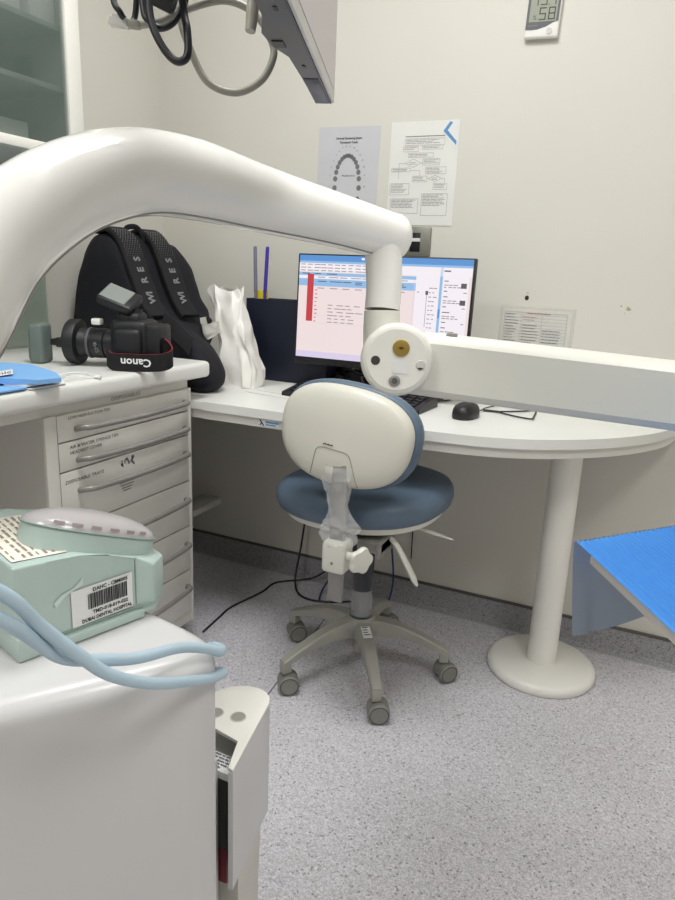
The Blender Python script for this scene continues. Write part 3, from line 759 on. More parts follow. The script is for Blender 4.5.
for (yy, dx, wd) in ((1.625, -.006, (.25, 1, .0)), (1.735, .022, (.25, 1, 0))):
    path = [(-1.545 + dx, yy, 1.178), (-1.50 + dx, yy, 1.186), (-1.455 + dx, yy - .004, 1.155), (-1.425 + dx, yy - .008, 1.10), (-1.395 + dx, yy - .012, 1.04), (-1.365 + dx, yy - .016, .985), (-1.33 + dx, yy - .02, .945)]
    path = [(p[0] + .006, p[1], p[2] + .004) for p in path]
    b = NB(); P = strip(b, path, .066, wd, .014); sp = link('shoulder_strap', b, M_strapfab, bp, world=True)
    # printed dots and letters: follow the strap
    b = NB(); wdv = V(wd).normalized()
    def on(i, u):
        i = max(0, min(len(P) - 1.001, i)); k = int(i); p = P[k].lerp(P[min(k + 1, len(P) - 1)], i - k)
        t = (P[min(k + 1, len(P) - 1)] - P[max(k - 1, 0)]).normalized(); n_ = t.cross(wdv).normalized()
        if n_.x < 0 and n_.z < 0: n_ = -n_
        return p + n_ * .0148, t, n_
    for r_ in range(15):
        p, t, n_ = on(8 + r_ * .62, 0)
        for c_ in range(7):
            uu = (c_ - 3 + .5 * (r_ % 2)) * .0085; rad = .0022 * (1 - r_ / 22)
            pl = Plane(p, wdv, -t)
            if pl.N.dot(n_) < 0: pl.N = -pl.N
            pl.disc(b, uu, 0, rad, .0004, n=8)
    link('dot_print', b, M_mesh, sp, world=True, smooth=False)
    b = NB()
    for k, c_ in enumerate('SERIW'):
        p, t, n_ = on(17.2 + k * 3.1, 0)
        # letters read up the strap: their baseline runs along -t
        pl = Plane(p, -t, n_.cross(-t))
        pl.text(b, c_, -.011, -.012, .030, None, 'LEFT', .0006, bold=.0012)
    link('strap_lettering', b, M_mesh, sp, world=True, smooth=False)
b = NB(); tube(b, [(-1.50, 1.66, 1.186), (-1.495, 1.672, 1.205), (-1.478, 1.69, 1.208), (-1.465, 1.70, 1.19), (-1.46, 1.705, 1.165)], .005, 8, flat=1.6); link('hang_loop', b, M_strapfab, bp, world=True)
b = NB(); strip(b, [(-1.37, 1.60, .985), (-1.35, 1.575, .945), (-1.33, 1.566, .905), (-1.32, 1.562, .865)], .05, (1, .1, 0), .006); link('side_strap', b, M_strapfab, bp, world=True)
b = NB(); strip(b, [(-1.30, 1.59, .945), (-1.24, 1.578, .915), (-1.19, 1.575, .88)], .05, (.1, .3, 1), .005); link('compression_strap', b, M_strapfab, bp, world=True)

# ------------------------------------------------------------------ photo camera lying on the worktop
CW = .8505
cam = thing('photo_camera', 'black photo camera with ring lens and flash heads on the worktop', 'camera', (-1.26, 1.29, CW), math.atan2(.35, .94))
b = NB(); rbox(b, (.048, -.045, .004), (.140, .055, .118), .014, 3); rbox(b, (.060, -.03, .10), (.118, .035, .136), .012, 3); rbox(b, (.06, -.06, .0), (.13, -.02, .10), .013, 3); rbox(b, (.130, -.04, .01), (.172, .05, .108), .008, 2)
bd = link('camera_body', b, M_camblack, cam)
b = NB(); cyl(b, (.10, .0, .118), (.10, .0, .142), .016, 20); link('dial', b, M_black, bd)
b = NB(); lathe(b, [(.030, 0), (.034, .005), (.034, .03), (.037, .032), (.037, .06), (.034, .062), (.034, .085), (.037, .09), (.037, .105), (.03, .105)], (.056, 0, .056), (-1, 0, 0), 36); ln = link('lens_barrel', b, M_black, cam)
b = NB(); lathe(b, [(.0375, .068), (.038, .069), (.038, .073), (.0375, .074)], (.056, 0, .056), (-1, 0, 0), 36); link('focus_ring', b, M_dkgrey, ln)
plL = Plane((.03, -.0345, .05), (0.3, -.0, 1), (-1, 0, .3)); b = NB()
pl = Plane((.02, -.0376, .038), (-.35, 0, 1), (-1, 0, -.35)); pl.N = V((0, -1, 0))
pl.text(b, 'SM', .0, .0, .014, .020); pl.rect(b, .022, 0, .026, .008)
link('lens_print', b, M_softink, ln, smooth=False)
b = NB(); lathe(b, [(.036, .0), (.053, .002), (.0555, .006), (.0555, .026), (.052, .030), (.030, .030), (.030, .024), (0, .024)], (-.04, 0, .057), (-1, 0, 0), 44); rf = link('ring_mount', b, M_camblack, cam)
b = NB(); rbox(b, (-.118, -.014, .046), (-.066, .014, .062), .004); rbox(b, (-.102, -.018, .042), (-.086, .018, .066), .004); link('flash_arm', b, M_black, cam)
b = NB(); rbox(b, (-.168, -.028, .0), (-.130, .028, .098), .009, 3); fh = link('flash_head', b, M_camgrey, cam)
b = NB(); rbox(b, (-.1705, -.022, .010), (-.1675, .022, .088), .002); link('flash_panel', b, M_flashglass, fh)
b = NB(); MF = Matrix.Translation((.062, -.005, .164)) @ Matrix.Rotation(Rm(20), 4, 'Y') @ Matrix.Rotation(Rm(28), 4, 'X')
rbox(b, (-.045, -.036, -.011), (.045, .036, .013), .007, 3, 0, MF); fh2 = link('flash_head', b, M_black, cam)
b = NB(); rbox(b, (-.040, -.030, .0125), (.025, .030, .015), .001, 1, 0, MF); link('flash_panel', b, M_flashglass, fh2)
b = NB(); tube(b, [(.075, 0, .134), (.070, 0, .15), (.066, 0, .157)], .012, 12, 3); link('flash_foot', b, M_black, cam)
b = NB(); rbox(b, (-.003, -.03, .102), (.02, -.005, .118), .004); link('white_clip', b, M_white, cam)
# neck strap hanging in front with upside down lettering
b = NB()
path = [(.020 + .03, -.066, .030), (.066, -.074, .022), (.10, -.076, .0215), (.15, -.076, .0225), (.19, -.070, .026), (.205, -.05, .036), (.185, -.028, .054), (.155, -.02, .062)]
P = catmull(path, 5); rings = []
for i, p in enumerate(P):
    t = (P[min(i + 1, len(P) - 1)] - P[max(i - 1, 0)]).normalized(); n_ = t.cross(V((0, 0, 1))).normalized()
    rings.append([p + V((0, 0, zz)) + n_ * q for zz, q in ((-.0205, 0), (.0205, 0), (.0205, .0018), (-.0205, .0018))])
loft(b, rings); ns = link('neck_strap', b, M_strapfab, cam)
b = NB()
for zz in (-.0195, .0195):
    tube(b, [p + V((0, 0, zz)) for p in P[2:-4]], .0016, 6, sm=False)
link('red_edging', b, M_redtrim, ns)
pl = Plane((.163, -.0782, .0315), (-1, 0, 0), (0, 0, -1)); b = NB(); pl.N = V((0, -1, 0))
pl.text(b, 'Canon', 0, 0, .026, .074, 'LEFT', .0004, bold=.0006); link('strap_lettering', b, M_whiteprint, ns, smooth=False)

# ------------------------------------------------------------------ face masks package on the worktop
mk = thing('face_mask', 'light blue face masks with white ear loop on the worktop edge', 'face mask', (-1.2, 1.0, CW))
def sheet(bm, pts, z, th, curl=.0):
    n = len(pts); lo = [bm.verts.new((x, y, z)) for x, y in pts]; hi = [bm.verts.new((x, y, z + th)) for x, y in pts]
    bm.faces.new(list(reversed(lo))); bm.faces.new(hi)
    for i in range(n): bm.faces.new((lo[i], lo[(i + 1) % n], hi[(i + 1) % n], hi[i]))
b = NB(); sheet(b, [(-1.45, 1.04), (-1.36, 1.085), (-1.267, 1.09), (-1.145, 1.047), (-1.09, 1.010), (-1.10, .962), (-1.163, .925), (-1.25, .87), (-1.42, .96)], .8605, .007); 
for v in b.verts:
    if v.co.z > .864: v.co.z += .006 * math.sin((v.co.x + 1.4) * 9)
link('blue_sheet', b, M_mask, mk, world=True, angle=20)
b = NB(); sheet(b, [(-1.25, .90), (-1.198, .955), (-1.150, .988), (-1.112, .94), (-1.112, .86), (-1.14, .80), (-1.24, .80)], .8530, .003); link('lower_fold', b, M_mask, mk, world=True)
for k, z in enumerate((.8506, .8562, .8582)):
    b = NB(); sheet(b, [(-1.22 - .02 * k, .985), (-1.15, 1.07 - .012 * k), (-1.112 - .004 * k, 1.04 - .01 * k), (-1.112 - .004 * k, .95), (-1.16, .93)], z, .0018); link('tissue_layer', b, M_tissue, mk, world=True)
b = NB(); z = .8535; tube(b, [(-1.150, 1.05, .862), (-1.185, 1.11, z + .004), (-1.205, 1.145, z), (-1.185, 1.165, z), (-1.15, 1.15, z), (-1.118, 1.135, z), (-1.128, 1.12, z), (-1.14, 1.10, z + .003), (-1.135, 1.06, .861)], .0017, 8)
tube(b, [(-1.122, 1.136, z), (-1.110, 1.140, z)], .004, 8, sm=False); link('ear_loop', b, M_tissue, mk, world=True)
plm = Plane((-1.150, .915, .8756), V((-.13, 1, 0)), V((-.77, .63, 0)))
b = NB(); plm.rect(b, -.07, .018, .034, .085, .0002)
lb = link('paper_tag', b, M_label, mk, world=True, smooth=False)
b = NB(); plm.text(b, 'nic', -.006, .032, .055, .034, h=.0008, bold=.0005); link('print', b, M_ink, lb, world=True, smooth=False)

# ------------------------------------------------------------------ things on the back wall
def sheet_on_wall(name, label, cat, u0, v0, u1, v1, m, th=.0015, tilt=0.0):
    t = thing(name, label, cat, ((u0 + u1) / 2, YB - .0002, (v0 + v1) / 2), rot=(0, Rm(tilt), 0))
    w, h = (u1 - u0) / 2, (v1 - v0) / 2
    b = NB(); rbox(b, (-w, -th, -h), (w, 0, h)); sh = link('sheet', b, m, t, smooth=False)
    return t, sh, Plane((-w, -th, -h), (1, 0, 0), (0, 0, 1)), 2 * w, 2 * h
t, sh, pl, w, h = sheet_on_wall('tooth_chart', 'grey laminated tooth numbering chart on the wall above the monitor', 'chart', -1.066, 1.245, -.858, 1.5385, M_greypaper, tilt=.8)
b = NB()
pl.text(b, 'Universal Numbering System', w / 2, h * .875, .0095, .088, 'CENTER', bold=.0002); pl.text(b, 'Permanent Teeth', w / 2, h * .835, .0095, .06, 'CENTER', bold=.0002)
pl.text(b, 'Maxillary Arch', w * .52, h * .505, .008, .044, 'CENTER'); pl.text(b, 'Mandibular Arch', w * .52, h * .155, .008, .05, 'CENTER'); pl.text(b, 'Right', w * .13, h * .34, .008, .018)
for k in range(16):
    a = PI * k / 15
    pl.text(b, str(k + 1), w * .50 - .060 * math.cos(a) - .003, h * .395 + (.118 * math.sin(a) ** .8 if 0 < k < 15 else 0), .007)
link('print', b, M_ink, sh, smooth=False)
b = NB()
for k in range(16):
    a = PI * k / 15; s_ = abs(k - 7.5) / 7.5
    u, v = w * .50 - .042 * math.cos(a), h * .39 + (.095 * max(0, math.sin(a)) ** .8)
    pl.disc(b, u, v, .0058 + .002 * s_, ry=.0068 + .0015 * s_)
for k in range(16):
    a = PI * k / 15
    pl.disc(b, w * .50 - .040 * math.cos(a), h * .28 - .07 * max(0, math.sin(a)) ** .8, .0065, ry=.0075)
link('tooth_print', b, M_softink, sh, smooth=False)
t, sh, pl, w, h = sheet_on_wall('flow_chart', 'white flow chart sheet with blue chevron corner on the wall', 'chart', -.821, 1.249, -.609, 1.5425, M_paper, tilt=.3)
b = NB(); L_ = .0006
def fr_(u0, v0, u1, v1, nb=0, mi=0):
    pl.frame(b, w * u0, h * (1 - v1), w * u1, h * (1 - v0), L_, mi=mi)
    if nb: bars(pl, b, w * u0 + .003, h * (1 - v0) - .0035, w * u1 - .003, nb, .0042, .0011, mi, seed=int(u0 * 100 + v0 * 1000))
def ln_(*p): pl.line(b, [(w * x, h * (1 - y)) for x, y in p], L_)
pl.rect(b, w * .22, h * .855, w * .80, h * .862)
fr_(.22, .165, .80, .225, 3); fr_(.20, .235, .42, .285, 2); fr_(.48, .225, .78, .265, 2); fr_(.28, .30, .65, .34, 2)
ln_((.24, .395), (.36, .355), (.48, .395), (.36, .435), (.24, .395)); bars(pl, b, w * .30, h * .61, w * .42, 2, .004, .001, seed=9)
fr_(.50, .355, .75, .415, 3); fr_(.04, .44, .32, .475, 2); ln_((.32, .465), (.47, .465), (.47, .52)); fr_(.36, .52, .58, .575, 3); fr_(.55, .435, .85, .50, 4)
ln_((.60, .545), (.70, .515), (.80, .545), (.70, .575), (.60, .545)); bars(pl, b, w * .65, h * .46, w * .75, 2, .004, .001, seed=10)
fr_(.68, .59, .88, .65, 3); ln_((.80, .545), (.84, .545), (.84, .59)); ln_((.24, .395), (.15, .395), (.15, .44)); ln_((.15, .475), (.15, .545)); ln_((.48, .395), (.50, .395)); ln_((.58, .545), (.60, .545))
fr_(.03, .59, .32, .70, 6); fr_(.05, .74, .47, .88, 6, 1); fr_(.52, .69, .90, .90, 8, 1)
link('print', b, [M_softink, mat('steel_ink', (96, 106, 118), .6)], sh, smooth=False)
b = NB(); pl.poly(b, [(w * .80, h * .995), (w * .99, h * .995), (w * .99, h * .76), (w * .95, h * .73), (w * .76, h * .90)], .001); sk = link('corner_sticker', b, M_label, sh, smooth=False)
b = NB(); pl.poly(b, [(w * .86, h * .985), (w * .90, h * .975), (w * .83, h * .905), (w * .97, h * .80), (w * .965, h * .765), (w * .77, h * .90)], .0014); link('chevron_print', b, M_blueink, sk, smooth=False)
t, sh, pl, w, h = sheet_on_wall('wall_notice', 'small printed table notice in clear sleeve low on the wall right of the monitor', 'notice', -.432, .862, -.235, 1.018, M_paper, tilt=.6)
b = NB(); pl.frame(b, .006, .004, w - .012, h - .010, .0007)
bars(pl, b, w * .36, h * .925, w * .70, 1, .005, .0026, 1, 4, .05); bars(pl, b, w * .30, h * .855, w * .55, 2, .008, .0016, 1, 5)
for k in range(14): pl.line(b, [(.006, h * .9 - k * .0095), (w - .012, h * .9 - k * .0095)], .0005)
for u in (.28, .58): pl.line(b, [(w * u, .004), (w * u, h * .9)], .0006)
bars(pl, b, .009, h * .89, w * .26, 12, .0085, .0024, 0, 6, .5); bars(pl, b, w * .30, h * .70, w * .56, 10, .0085, .0028, 0, 7, .5); bars(pl, b, w * .60, h * .62, w * .88, 6, .0085, .0028, 2, 8, .4)
link('print', b, [M_softink, M_redink, mat('slate_ink', (110, 112, 130), .6)], sh, smooth=False)
b = NB(); rbox(b, (-w / 2 - .008, -.0022, -h / 2), (w / 2 + .010, -.0017, h / 2 + .008)); link('clear_sleeve', b, clearmat('sleeve', (226, 224, 214), .16, .2), t, smooth=False)
# wall socket
so = thing('wall_socket', 'square grey wall socket plate above the monitor', 'socket', (-.715, YB, 1.201))
b = NB(); rbox(b, (-.044, -.010, -.044), (.044, 0, .044), .004); link('plate', b, M_plate, so)
b = NB(); rbox(b, (-.021, -.0108, -.030), (.012, -.0095, .026), .0005); sl = link('port_recess', b, M_black, so)
b = NB(); rbox(b, (-.019, -.0125, .000), (.012, -.0105, .010), .0005); link('port_tab', b, M_label, sl)
# thermometer
th = thing('wall_thermometer', 'white digital thermometer with grey display high on the wall', 'thermometer', (-.401, YB, 1.784), rot=(0, Rm(2.0), 0))
b = NB(); rbox(b, (-.0445, -.020, -.056), (.0445, 0, .060), .006, 3); link('case', b, M_glosswhite, th)
pl = Plane((0, -.0202, 0), (1, 0, 0), (0, 0, 1)); b = NB()
pl.poly(b, [(-.042, -.036), (-.042, .056), (.042, .056), (.042, -.018), (.03, -.021), (.012, -.030), (-.01, -.036), (-.025, -.037)], .0004); link('bezel', b, M_dkgrey, th, smooth=False)
b = NB(); pl.rect(b, -.035, -.018, .036, .050, .0008); ds = link('display', b, M_lcdbg, th, smooth=False)
b = NB()
def seg7(u, v, w_, h_, s_, segs):
    q = {'a': (u, v + h_ - s_, u + w_, v + h_), 'd': (u, v, u + w_, v + s_), 'g': (u, v + h_ / 2 - s_ / 2, u + w_, v + h_ / 2 + s_ / 2), 'f': (u, v + h_ / 2, u + s_, v + h_), 'e': (u, v, u + s_, v + h_ / 2), 'b': (u + w_ - s_, v + h_ / 2, u + w_, v + h_), 'c': (u + w_ - s_, v, u + w_, v + h_ / 2)}
    for c_ in segs: pl.rect(b, *q[c_], .0012)
D = {'1': 'bc', '9': 'abcdfg', '7': 'abc', '5': 'afgcd', '8': 'abcdefg'}
seg7(-.020, .0205, .005, .028, .0030, D['1']); seg7(-.009, .0205, .017, .028, .0030, D['9']); seg7(.017, .0205, .014, .028, .0030, D['7']); pl.disc(b, .0125, .0215, .0014, .0012)
seg7(-.010, -.0145, .018, .030, .0032, D['5']); seg7(.014, -.0145, .018, .030, .0032, D['8']); pl.text(b, '%', -.026, -.013, .016, h=.0012)
link('digits', b, M_lcdink, ds, smooth=False)
b = NB(); cyl(b, (.022, -.0195, -.041), (.022, -.0222, -.041), .0075, 24); link('button', b, M_graywht, th)
b = NB(); pl.rect(b, -.036, -.028, -.01, -.0255, .0008); link('print', b, M_softink, th, smooth=False)

# ------------------------------------------------------------------ floor cables
for pts, r_, m_, lab in (
    ([(-1.15, 1.56, .0035), (-1.160, 1.66, .0035), (-1.165, 1.74, .0035), (-1.135, 1.88, .0035), (-1.13, 1.97, .0035), (-1.06, 2.035, .0045), (-1.00, 2.042, .03), (-.93, 2.05, .085), (-.84, 2.055, .12)], .0032, M_rubber, 'black cable snaking over the floor from the drawers to the wall'),
    ([(-1.04, 2.05, .69), (-1.045, 2.05, .5), (-1.05, 2.045, .30), (-1.06, 2.03, .15), (-1.055, 1.98, .02), (-.99, 1.92, .0035), (-.90, 1.93, .0035), (-.80, 1.99, .0035), (-.76, 1.96, .0035)], .0038, M_rubber, 'black cable hanging behind the chair and turning along the floor'),
    ([(-.965, 2.06, .69), (-.96, 2.06, .40), (-.955, 2.06, .28), (-.92, 2.055, .22), (-.86, 2.05, .18), (-.91, 2.035, .10), (-.945, 1.985, .02), (-.93, 1.92, .0035)], .0034, M_bluecord, 'blue cable hanging under the desk left of the chair column'),
    ([(-.76, 2.06, .69), (-.745, 2.06, .4), (-.725, 2.05, .22), (-.705, 2.035, .08), (-.71, 1.98, .0035), (-.74, 1.93, .0035)], .0034, M_bluecord, 'blue cable behind the chair right of its column'),
    ([(-.66, 2.07, .69), (-.66, 2.07, .4), (-.658, 2.07, .165)], .0022, M_rubber, 'thin black cable running straight down the wall behind the stool levers')):
    b = NB(); tube(b, pts, r_, 8, 8); tag(link('floor_cable', b, m_), lab, 'cable', 'cables under the desk')

# ------------------------------------------------------------------ foreground: dental unit body, arm
body = thing('dental_unit', 'glossy white dental unit body filling the lower left foreground', 'dental unit', (-.55, .3, 0))
poly = catmull([(-.338, .4305, 0), (-.3305, .449, 0), (-.3325, .468, 0), (-.3465, .483, 0), (-.372, .493, 0), (-.43, .504, 0)], 5)
fd = V((.580, .814, 0)).normalized()
fp = V((-.3305, .449, 0))
plan = [(p.x, p.y) for p in poly] + [(-.62, .515), (-.84, .52), (-.84, .05), (-.60, .05)]
lo_ = fp - fd * .45
plan = [(p.x, p.y) for p in poly] + [(-.62, .515), (-.84, .52), (-.84, .09), (lo_.x, lo_.y)]
def inset(P, dd):
    o = []; n = len(P); cw = sum(P[i][0] * P[(i + 1) % n][1] - P[(i + 1) % n][0] * P[i][1] for i in range(n)) > 0
    for i in range(n):
        a_, c_, e_ = V((*P[i - 1], 0)), V((*P[i], 0)), V((*P[(i + 1) % n], 0))
        n1 = V((-(c_ - a_).y, (c_ - a_).x, 0)).normalized(); n2 = V((-(e_ - c_).y, (e_ - c_).x, 0)).normalized()
        if not cw: n1, n2 = -n1, -n2
        m_ = (n1 + n2).normalized(); k = 1 / max(.5, m_.dot(n1)); q_ = c_ + m_ * dd * k; o.append((q_.x, q_.y))
    return o
b = NB(); RR = .020
rg_ = [[V((p[0], p[1], .10)) for p in plan]]
for k in range(8):
    a_ = k / 7 * PI / 2
    rg_.append([V((p[0], p[1], .758 - RR + RR * math.sin(a_))) for p in inset(plan, RR * (1 - math.cos(a_)))])
loft(b, rg_); link('body_shell', b, M_bodywhite, body, world=True, angle=50)
cpt = V((sum(p[0] for p in plan) / len(plan), sum(p[1] for p in plan) / len(plan), 0))
b = NB(); prism(b, [((p[0] - cpt.x) * .8 + cpt.x, (p[1] - cpt.y) * .8 + cpt.y) for p in plan], .0005, .10); link('foot_plinth', b, M_dkgrey, body, world=True)

arm = thing('support_arm', 'big glossy white curved tube arm sweeping across the picture', 'arm', (-.60, .25, .758))
cpts = [(-.606, .268, .7598), (-.606, .268, .85), (-.600, .34, .955), (-.594, .414, 1.031), (-.600, .479, 1.107), (-.596, .539, 1.154), (-.585, .599, 1.185), (-.573, .666, 1.203), (-.546, .735, 1.203), (-.517, .814, 1.193), (-.486, .882, 1.1835), (-.445, .944, 1.172), (-.404, 1.003, 1.159), (-.391, 1.020, 1.1555)]
crad = [.052, .052, .052, .0512, .0495, .0490, .0482, .0482, .0475, .0437, .0405, .0376, .0356, .0350]
CP = catmull(cpts, 6); CR = [crad[min(int(i / 6), 12)] + (crad[min(int(i / 6) + 1, 13)] - crad[min(int(i / 6), 12)]) * (i / 6 - int(i / 6)) for i in range(len(CP))]
dl = (CP[-1] - CP[-3]).normalized()
endp, endr = CP[-1], CR[-1]
for k in range(1, 9):
    q = k / 8 * PI / 2 * .98
    CP.append(endp + dl * endr * .75 * math.sin(q)); CR.append(endr * math.cos(q) ** .85)
rings = []; up_ = None; axes = []
for i, p in enumerate(CP):
    t_ = (CP[min(i + 1, len(CP) - 1)] - CP[max(i - 1, 0)]).normalized()
    if up_ is None: up_ = V((-1, 0, 0))
    up_ = (up_ - t_ * up_.dot(t_)).normalized(); s_ = t_.cross(up_)
    axes.append((t_, up_, s_))
    rings.append([p + (s_ * math.cos(2 * PI * j / 40) + up_ * math.sin(2 * PI * j / 40)) * CR[i] for j in range(40)])
b = NB(); loft(b, rings); tb = link('curved_tube', b, M_glosswhite, arm, world=True, angle=60)
b = NB(); sp_ = []
for i in range(14, len(CP) - 14):
    t_ = axes[i][0]; view = (V((0, 0, 1.1)) - CP[i]).normalized()
    dn = V((0, 0, -1)) + V((.28, -.45, 0)); dn = (dn - t_ * dn.dot(t_)).normalized()
    sp_.append(CP[i] + dn * (CR[i] * .998))
tube(b, sp_, .0016, 6, sm=False); link('seam_line', b, mat('seam_grey', (150, 148, 142), .5), tb, world=True)
b = NB(); tube(b, [(-.400, 1.005, 1.150), (-.3905, .9945, 1.085), (-.3885, .9875, 1.0475)], [.0285, .0272, .0268], 36, 4); link('drop_post', b, M_glosswhite, arm, world=True)
b = NB(); tube(b, [(-.3885, .9873, 1.0462), (-.386, .985, 1.010), (-.380, .985, .975)], [.0272, .0285, .031], 36, 4); jn = link('swivel_post', b, M_cream, arm, world=True)
fc = V((-.344, .945, .979)); fn = (V((0.02, 0, 1.06)) - V((-.36, .95, .979))).normalized()
b = NB(); lathe(b, [(0, -.075), (.050, -.075), (.0535, -.068), (.0540, -.012), (.0515, -.003), (.0475, 0), (0, 0)], fc, fn, 56); drm = link('joint_drum', b, M_cream, arm, world=True)
b = NB(); lathe(b, [(.0445, .0), (.0445, .0012), (0, .0012)], fc, fn, 56); link('face_disc', b, M_white, drm, world=True)
fx = V((0, 0, 1)).cross(fn).normalized(); fy = fn.cross(fx)
pf = Plane(fc + fn * .0012, fx, fy)
def facecyl(name, u, v, r_, m_, h=.002, ring=None):
    b = NB(); lathe(b, [(r_, 0), (r_, h), (r_ * .9, h + .0006), (0, h + .0006)], pf.p(u, v, 0), fn, 24); o = link(name, b, m_, drm, world=True); return o
sc = facecyl('brass_screw', .005, .0175, .0125, M_brass)
b = NB(); lathe(b, [(.0022, 0), (.0022, .0006), (0, .0006)], pf.p(.005, .0175, .0027), fn, 12); pf.rect(b, .001, .0165, .009, .0185, .003); link('screw_slot', b, mat('dark_brass', (96, 76, 30), .5, metal=.8), sc, world=True)
facecyl('dark_hole', -.0315, -.002, .0068, M_gap, .0004)
h2_ = facecyl('side_hole', .035, -.006, .0072, M_graywht, .0004)
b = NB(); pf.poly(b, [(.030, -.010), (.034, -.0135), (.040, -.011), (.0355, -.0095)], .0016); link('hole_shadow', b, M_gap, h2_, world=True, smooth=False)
s2 = facecyl('steel_screw', -.002, -.0305, .0085, M_steel)
b = NB(); lathe(b, [(.0045, 0), (.0045, .0006), (.002, .0008), (0, .0004)], pf.p(-.002, -.0305, .0026), fn, 18); link('screw_socket', b, M_dkgrey, s2, world=True)
b = NB(); rbox(b, (0, 0, 0), (.0225, .018, .0012)); 
b.transform(Matrix.Translation(pf.p(-.0065, -.0195, 0)) @ Matrix((fx, fy, fn)).transposed().to_4x4()); link('name_plate', b, M_label, drm, world=True)
# beam
b0, b1 = V((-.37, 1.003, .971)), V((.34, 1.115, .934))
bd_ = (b1 - b0).normalized(); sd = V((bd_.y, -bd_.x, 0)).normalized()   # sd faces the viewer
upv = sd.cross(bd_).normalized()
if upv.z < 0: upv = -upv
b = NB(); hp, wp = .047, .028
sec = [(wp - .009, hp), (wp - .003, hp - .006), (wp, hp - .012), (wp, -hp + .012), (wp - .006, -hp + .003), (wp - .012, -hp), (-wp, -hp), (-wp, hp)]
loft(b, [[p + sd * a_ + upv * c_ for a_, c_ in sec] for p in (b0, b1)]); bm_ = link('beam', b, M_cream, arm, world=True, angle=20)
b = NB(); rbox(b, (-.008, -.005, -.003), (.008, .005, .005), .002, 2, 0, Matrix.Translation(b0 + bd_ * .085 + upv * .047 + sd * .006)); link('stop_pin', b, M_steel, bm_, world=True)
b = NB(); cyl(b, (.285, 1.105, .90), (.285, 1.105, .768), .022, 24); link('tray_post', b, M_cream, arm, world=True)

# ------------------------------------------------------------------ tray + blue bib
A0 = V((-.060, .900, .7665)); E1 = V((.119, .140, 0)); E2 = V((.116, -.205, 0))
def q(s, t): return A0 + E1 * s + E2 * t
tr = thing('instrument_tray', 'grey instrument tray under the blue paper at right edge', 'tray', tuple(q(1, .8) - V((0, 0, .02))))
b = NB()
pol = [q(.03, .14), q(2.75, .14), q(2.75, 1.55), q(.03, 1.55)]
prism(b, [(p.x, p.y) for p in pol], .751, .7640, .003, 2); link('tray_top', b, mat('tray_grey', (222, 216, 206), .4), tr, world=True)
bib = thing('dental_bib', 'ribbed bright blue paper bib laid over the tray at right', 'bib', tuple(q(1, .8)))
b = NB(); NX, NY = 440, 14; g = []
for i in range(NX + 1):
    s = i / NX * 2.15; row = []
    for j in range(NY + 1):
        t_ = j / NY * 1.68
        p = q(s, t_); p.z = .7682 + .0012 * math.sin(2 * PI * s * 22.0) + .0012 * noise.noise(V((s * 2, t_ * 2, 1))) * 1.5
        if t_ > 1.55: p.z -= (t_ - 1.55) * .1
        row.append(b.verts.new(p))
    g.append(row)
for i in range(NX):
    for j in range(NY): b.faces.new((g[i][j], g[i][j + 1], g[i + 1][j + 1], g[i + 1][j]))
bmesh.ops.solidify(b, geom=b.faces[:], thickness=.0006)
link('ribbed_sheet', b, M_bib, bib, world=True, angle=70)
b = NB(); g = []
for i in range(31):
    s = -.02 + i / 30 * 2.1; row = []
    for j in range(9):
        f = j / 8
        p = q(s, -.012 + .05 * f * f) + V((.004 * math.sin(s * 5) * f, 0, 0)); p.z = .7680 - f * (.130 + .004 * math.sin(s * 3))
        if i < 3: p.x += .010 * f
        row.append(b.verts.new(p))
    g.append(row)
for i in range(30):
    for j in range(8): b.faces.new((g[i][j], g[i][j + 1], g[i + 1][j + 1], g[i + 1][j]))
bmesh.ops.solidify(b, geom=b.faces[:], thickness=.0006)
link('hanging_flap', b, M_bibback, bib, world=True, angle=70)

# ------------------------------------------------------------------ mint device on the unit
dv_ = thing('mint_device', 'mint green plastic device with barcode sticker and smoky lid', 'device', (-.466, .366, .7585), math.atan2(.956, .29))
def topz(l): 
    xs = [(-.01, .089), (0, .088), (.05, .0845), (.08, .080), (.105, .072), (.12, .0625), (.133, .054), (.2, .036)]
    for (a_, za), (c_, zc) in zip(xs, xs[1:]):
        if l <= c_: return za + (zc - za) * (l - a_) / (c_ - a_)
    return .04
front = [(0, 0), (.03, -.0003), (.06, -.0003), (.09, 0), (.112, .0), (.117, -.001), (.133, -.006), (.160, .018), (.163, .026)]
back = [(.163, .10), (.13, .125), (.09, .128), (.05, .128), (0, .124), (-.004, .06)]
b = NB(); prism(b, front + back, .004, lambda p: topz(p[0]) + .10 * max(0, p[1]) * (1 - .3 * p[0] / .16), .0025, 2)
dbody = link('case', b, M_mint, dv_, angle=30)
b = NB(); rbox(b, (-.002, -.003, .0), (.032, .12, .022), .002); rbox(b, (.034, -.006, .0008), (.122, .10, .0095), .0015); rbox(b, (.11, .004, .0), (.142, .09, .006), .001); link('base_foot', b, M_mint, dv_)
b = NB(); tube(b, [(.036, -.0012, .0125), (.08, -.0012, .0125), (.112, -.002, .0125), (.132, -.0072, .0125), (.145, .0045, .0125)], .0009, 6, sm=False); tube(b, [(.1155, -.0012, .0155), (.1155, -.0012, .063)], .0006, 6, sm=False); link('joint_line', b, M_mintdark, dv_)
b = NB(); cyl(b, (-.0015, .018, .030), (-.0048, .018, .030), .0042, 16); link('screw', b, M_chrome, dv_)
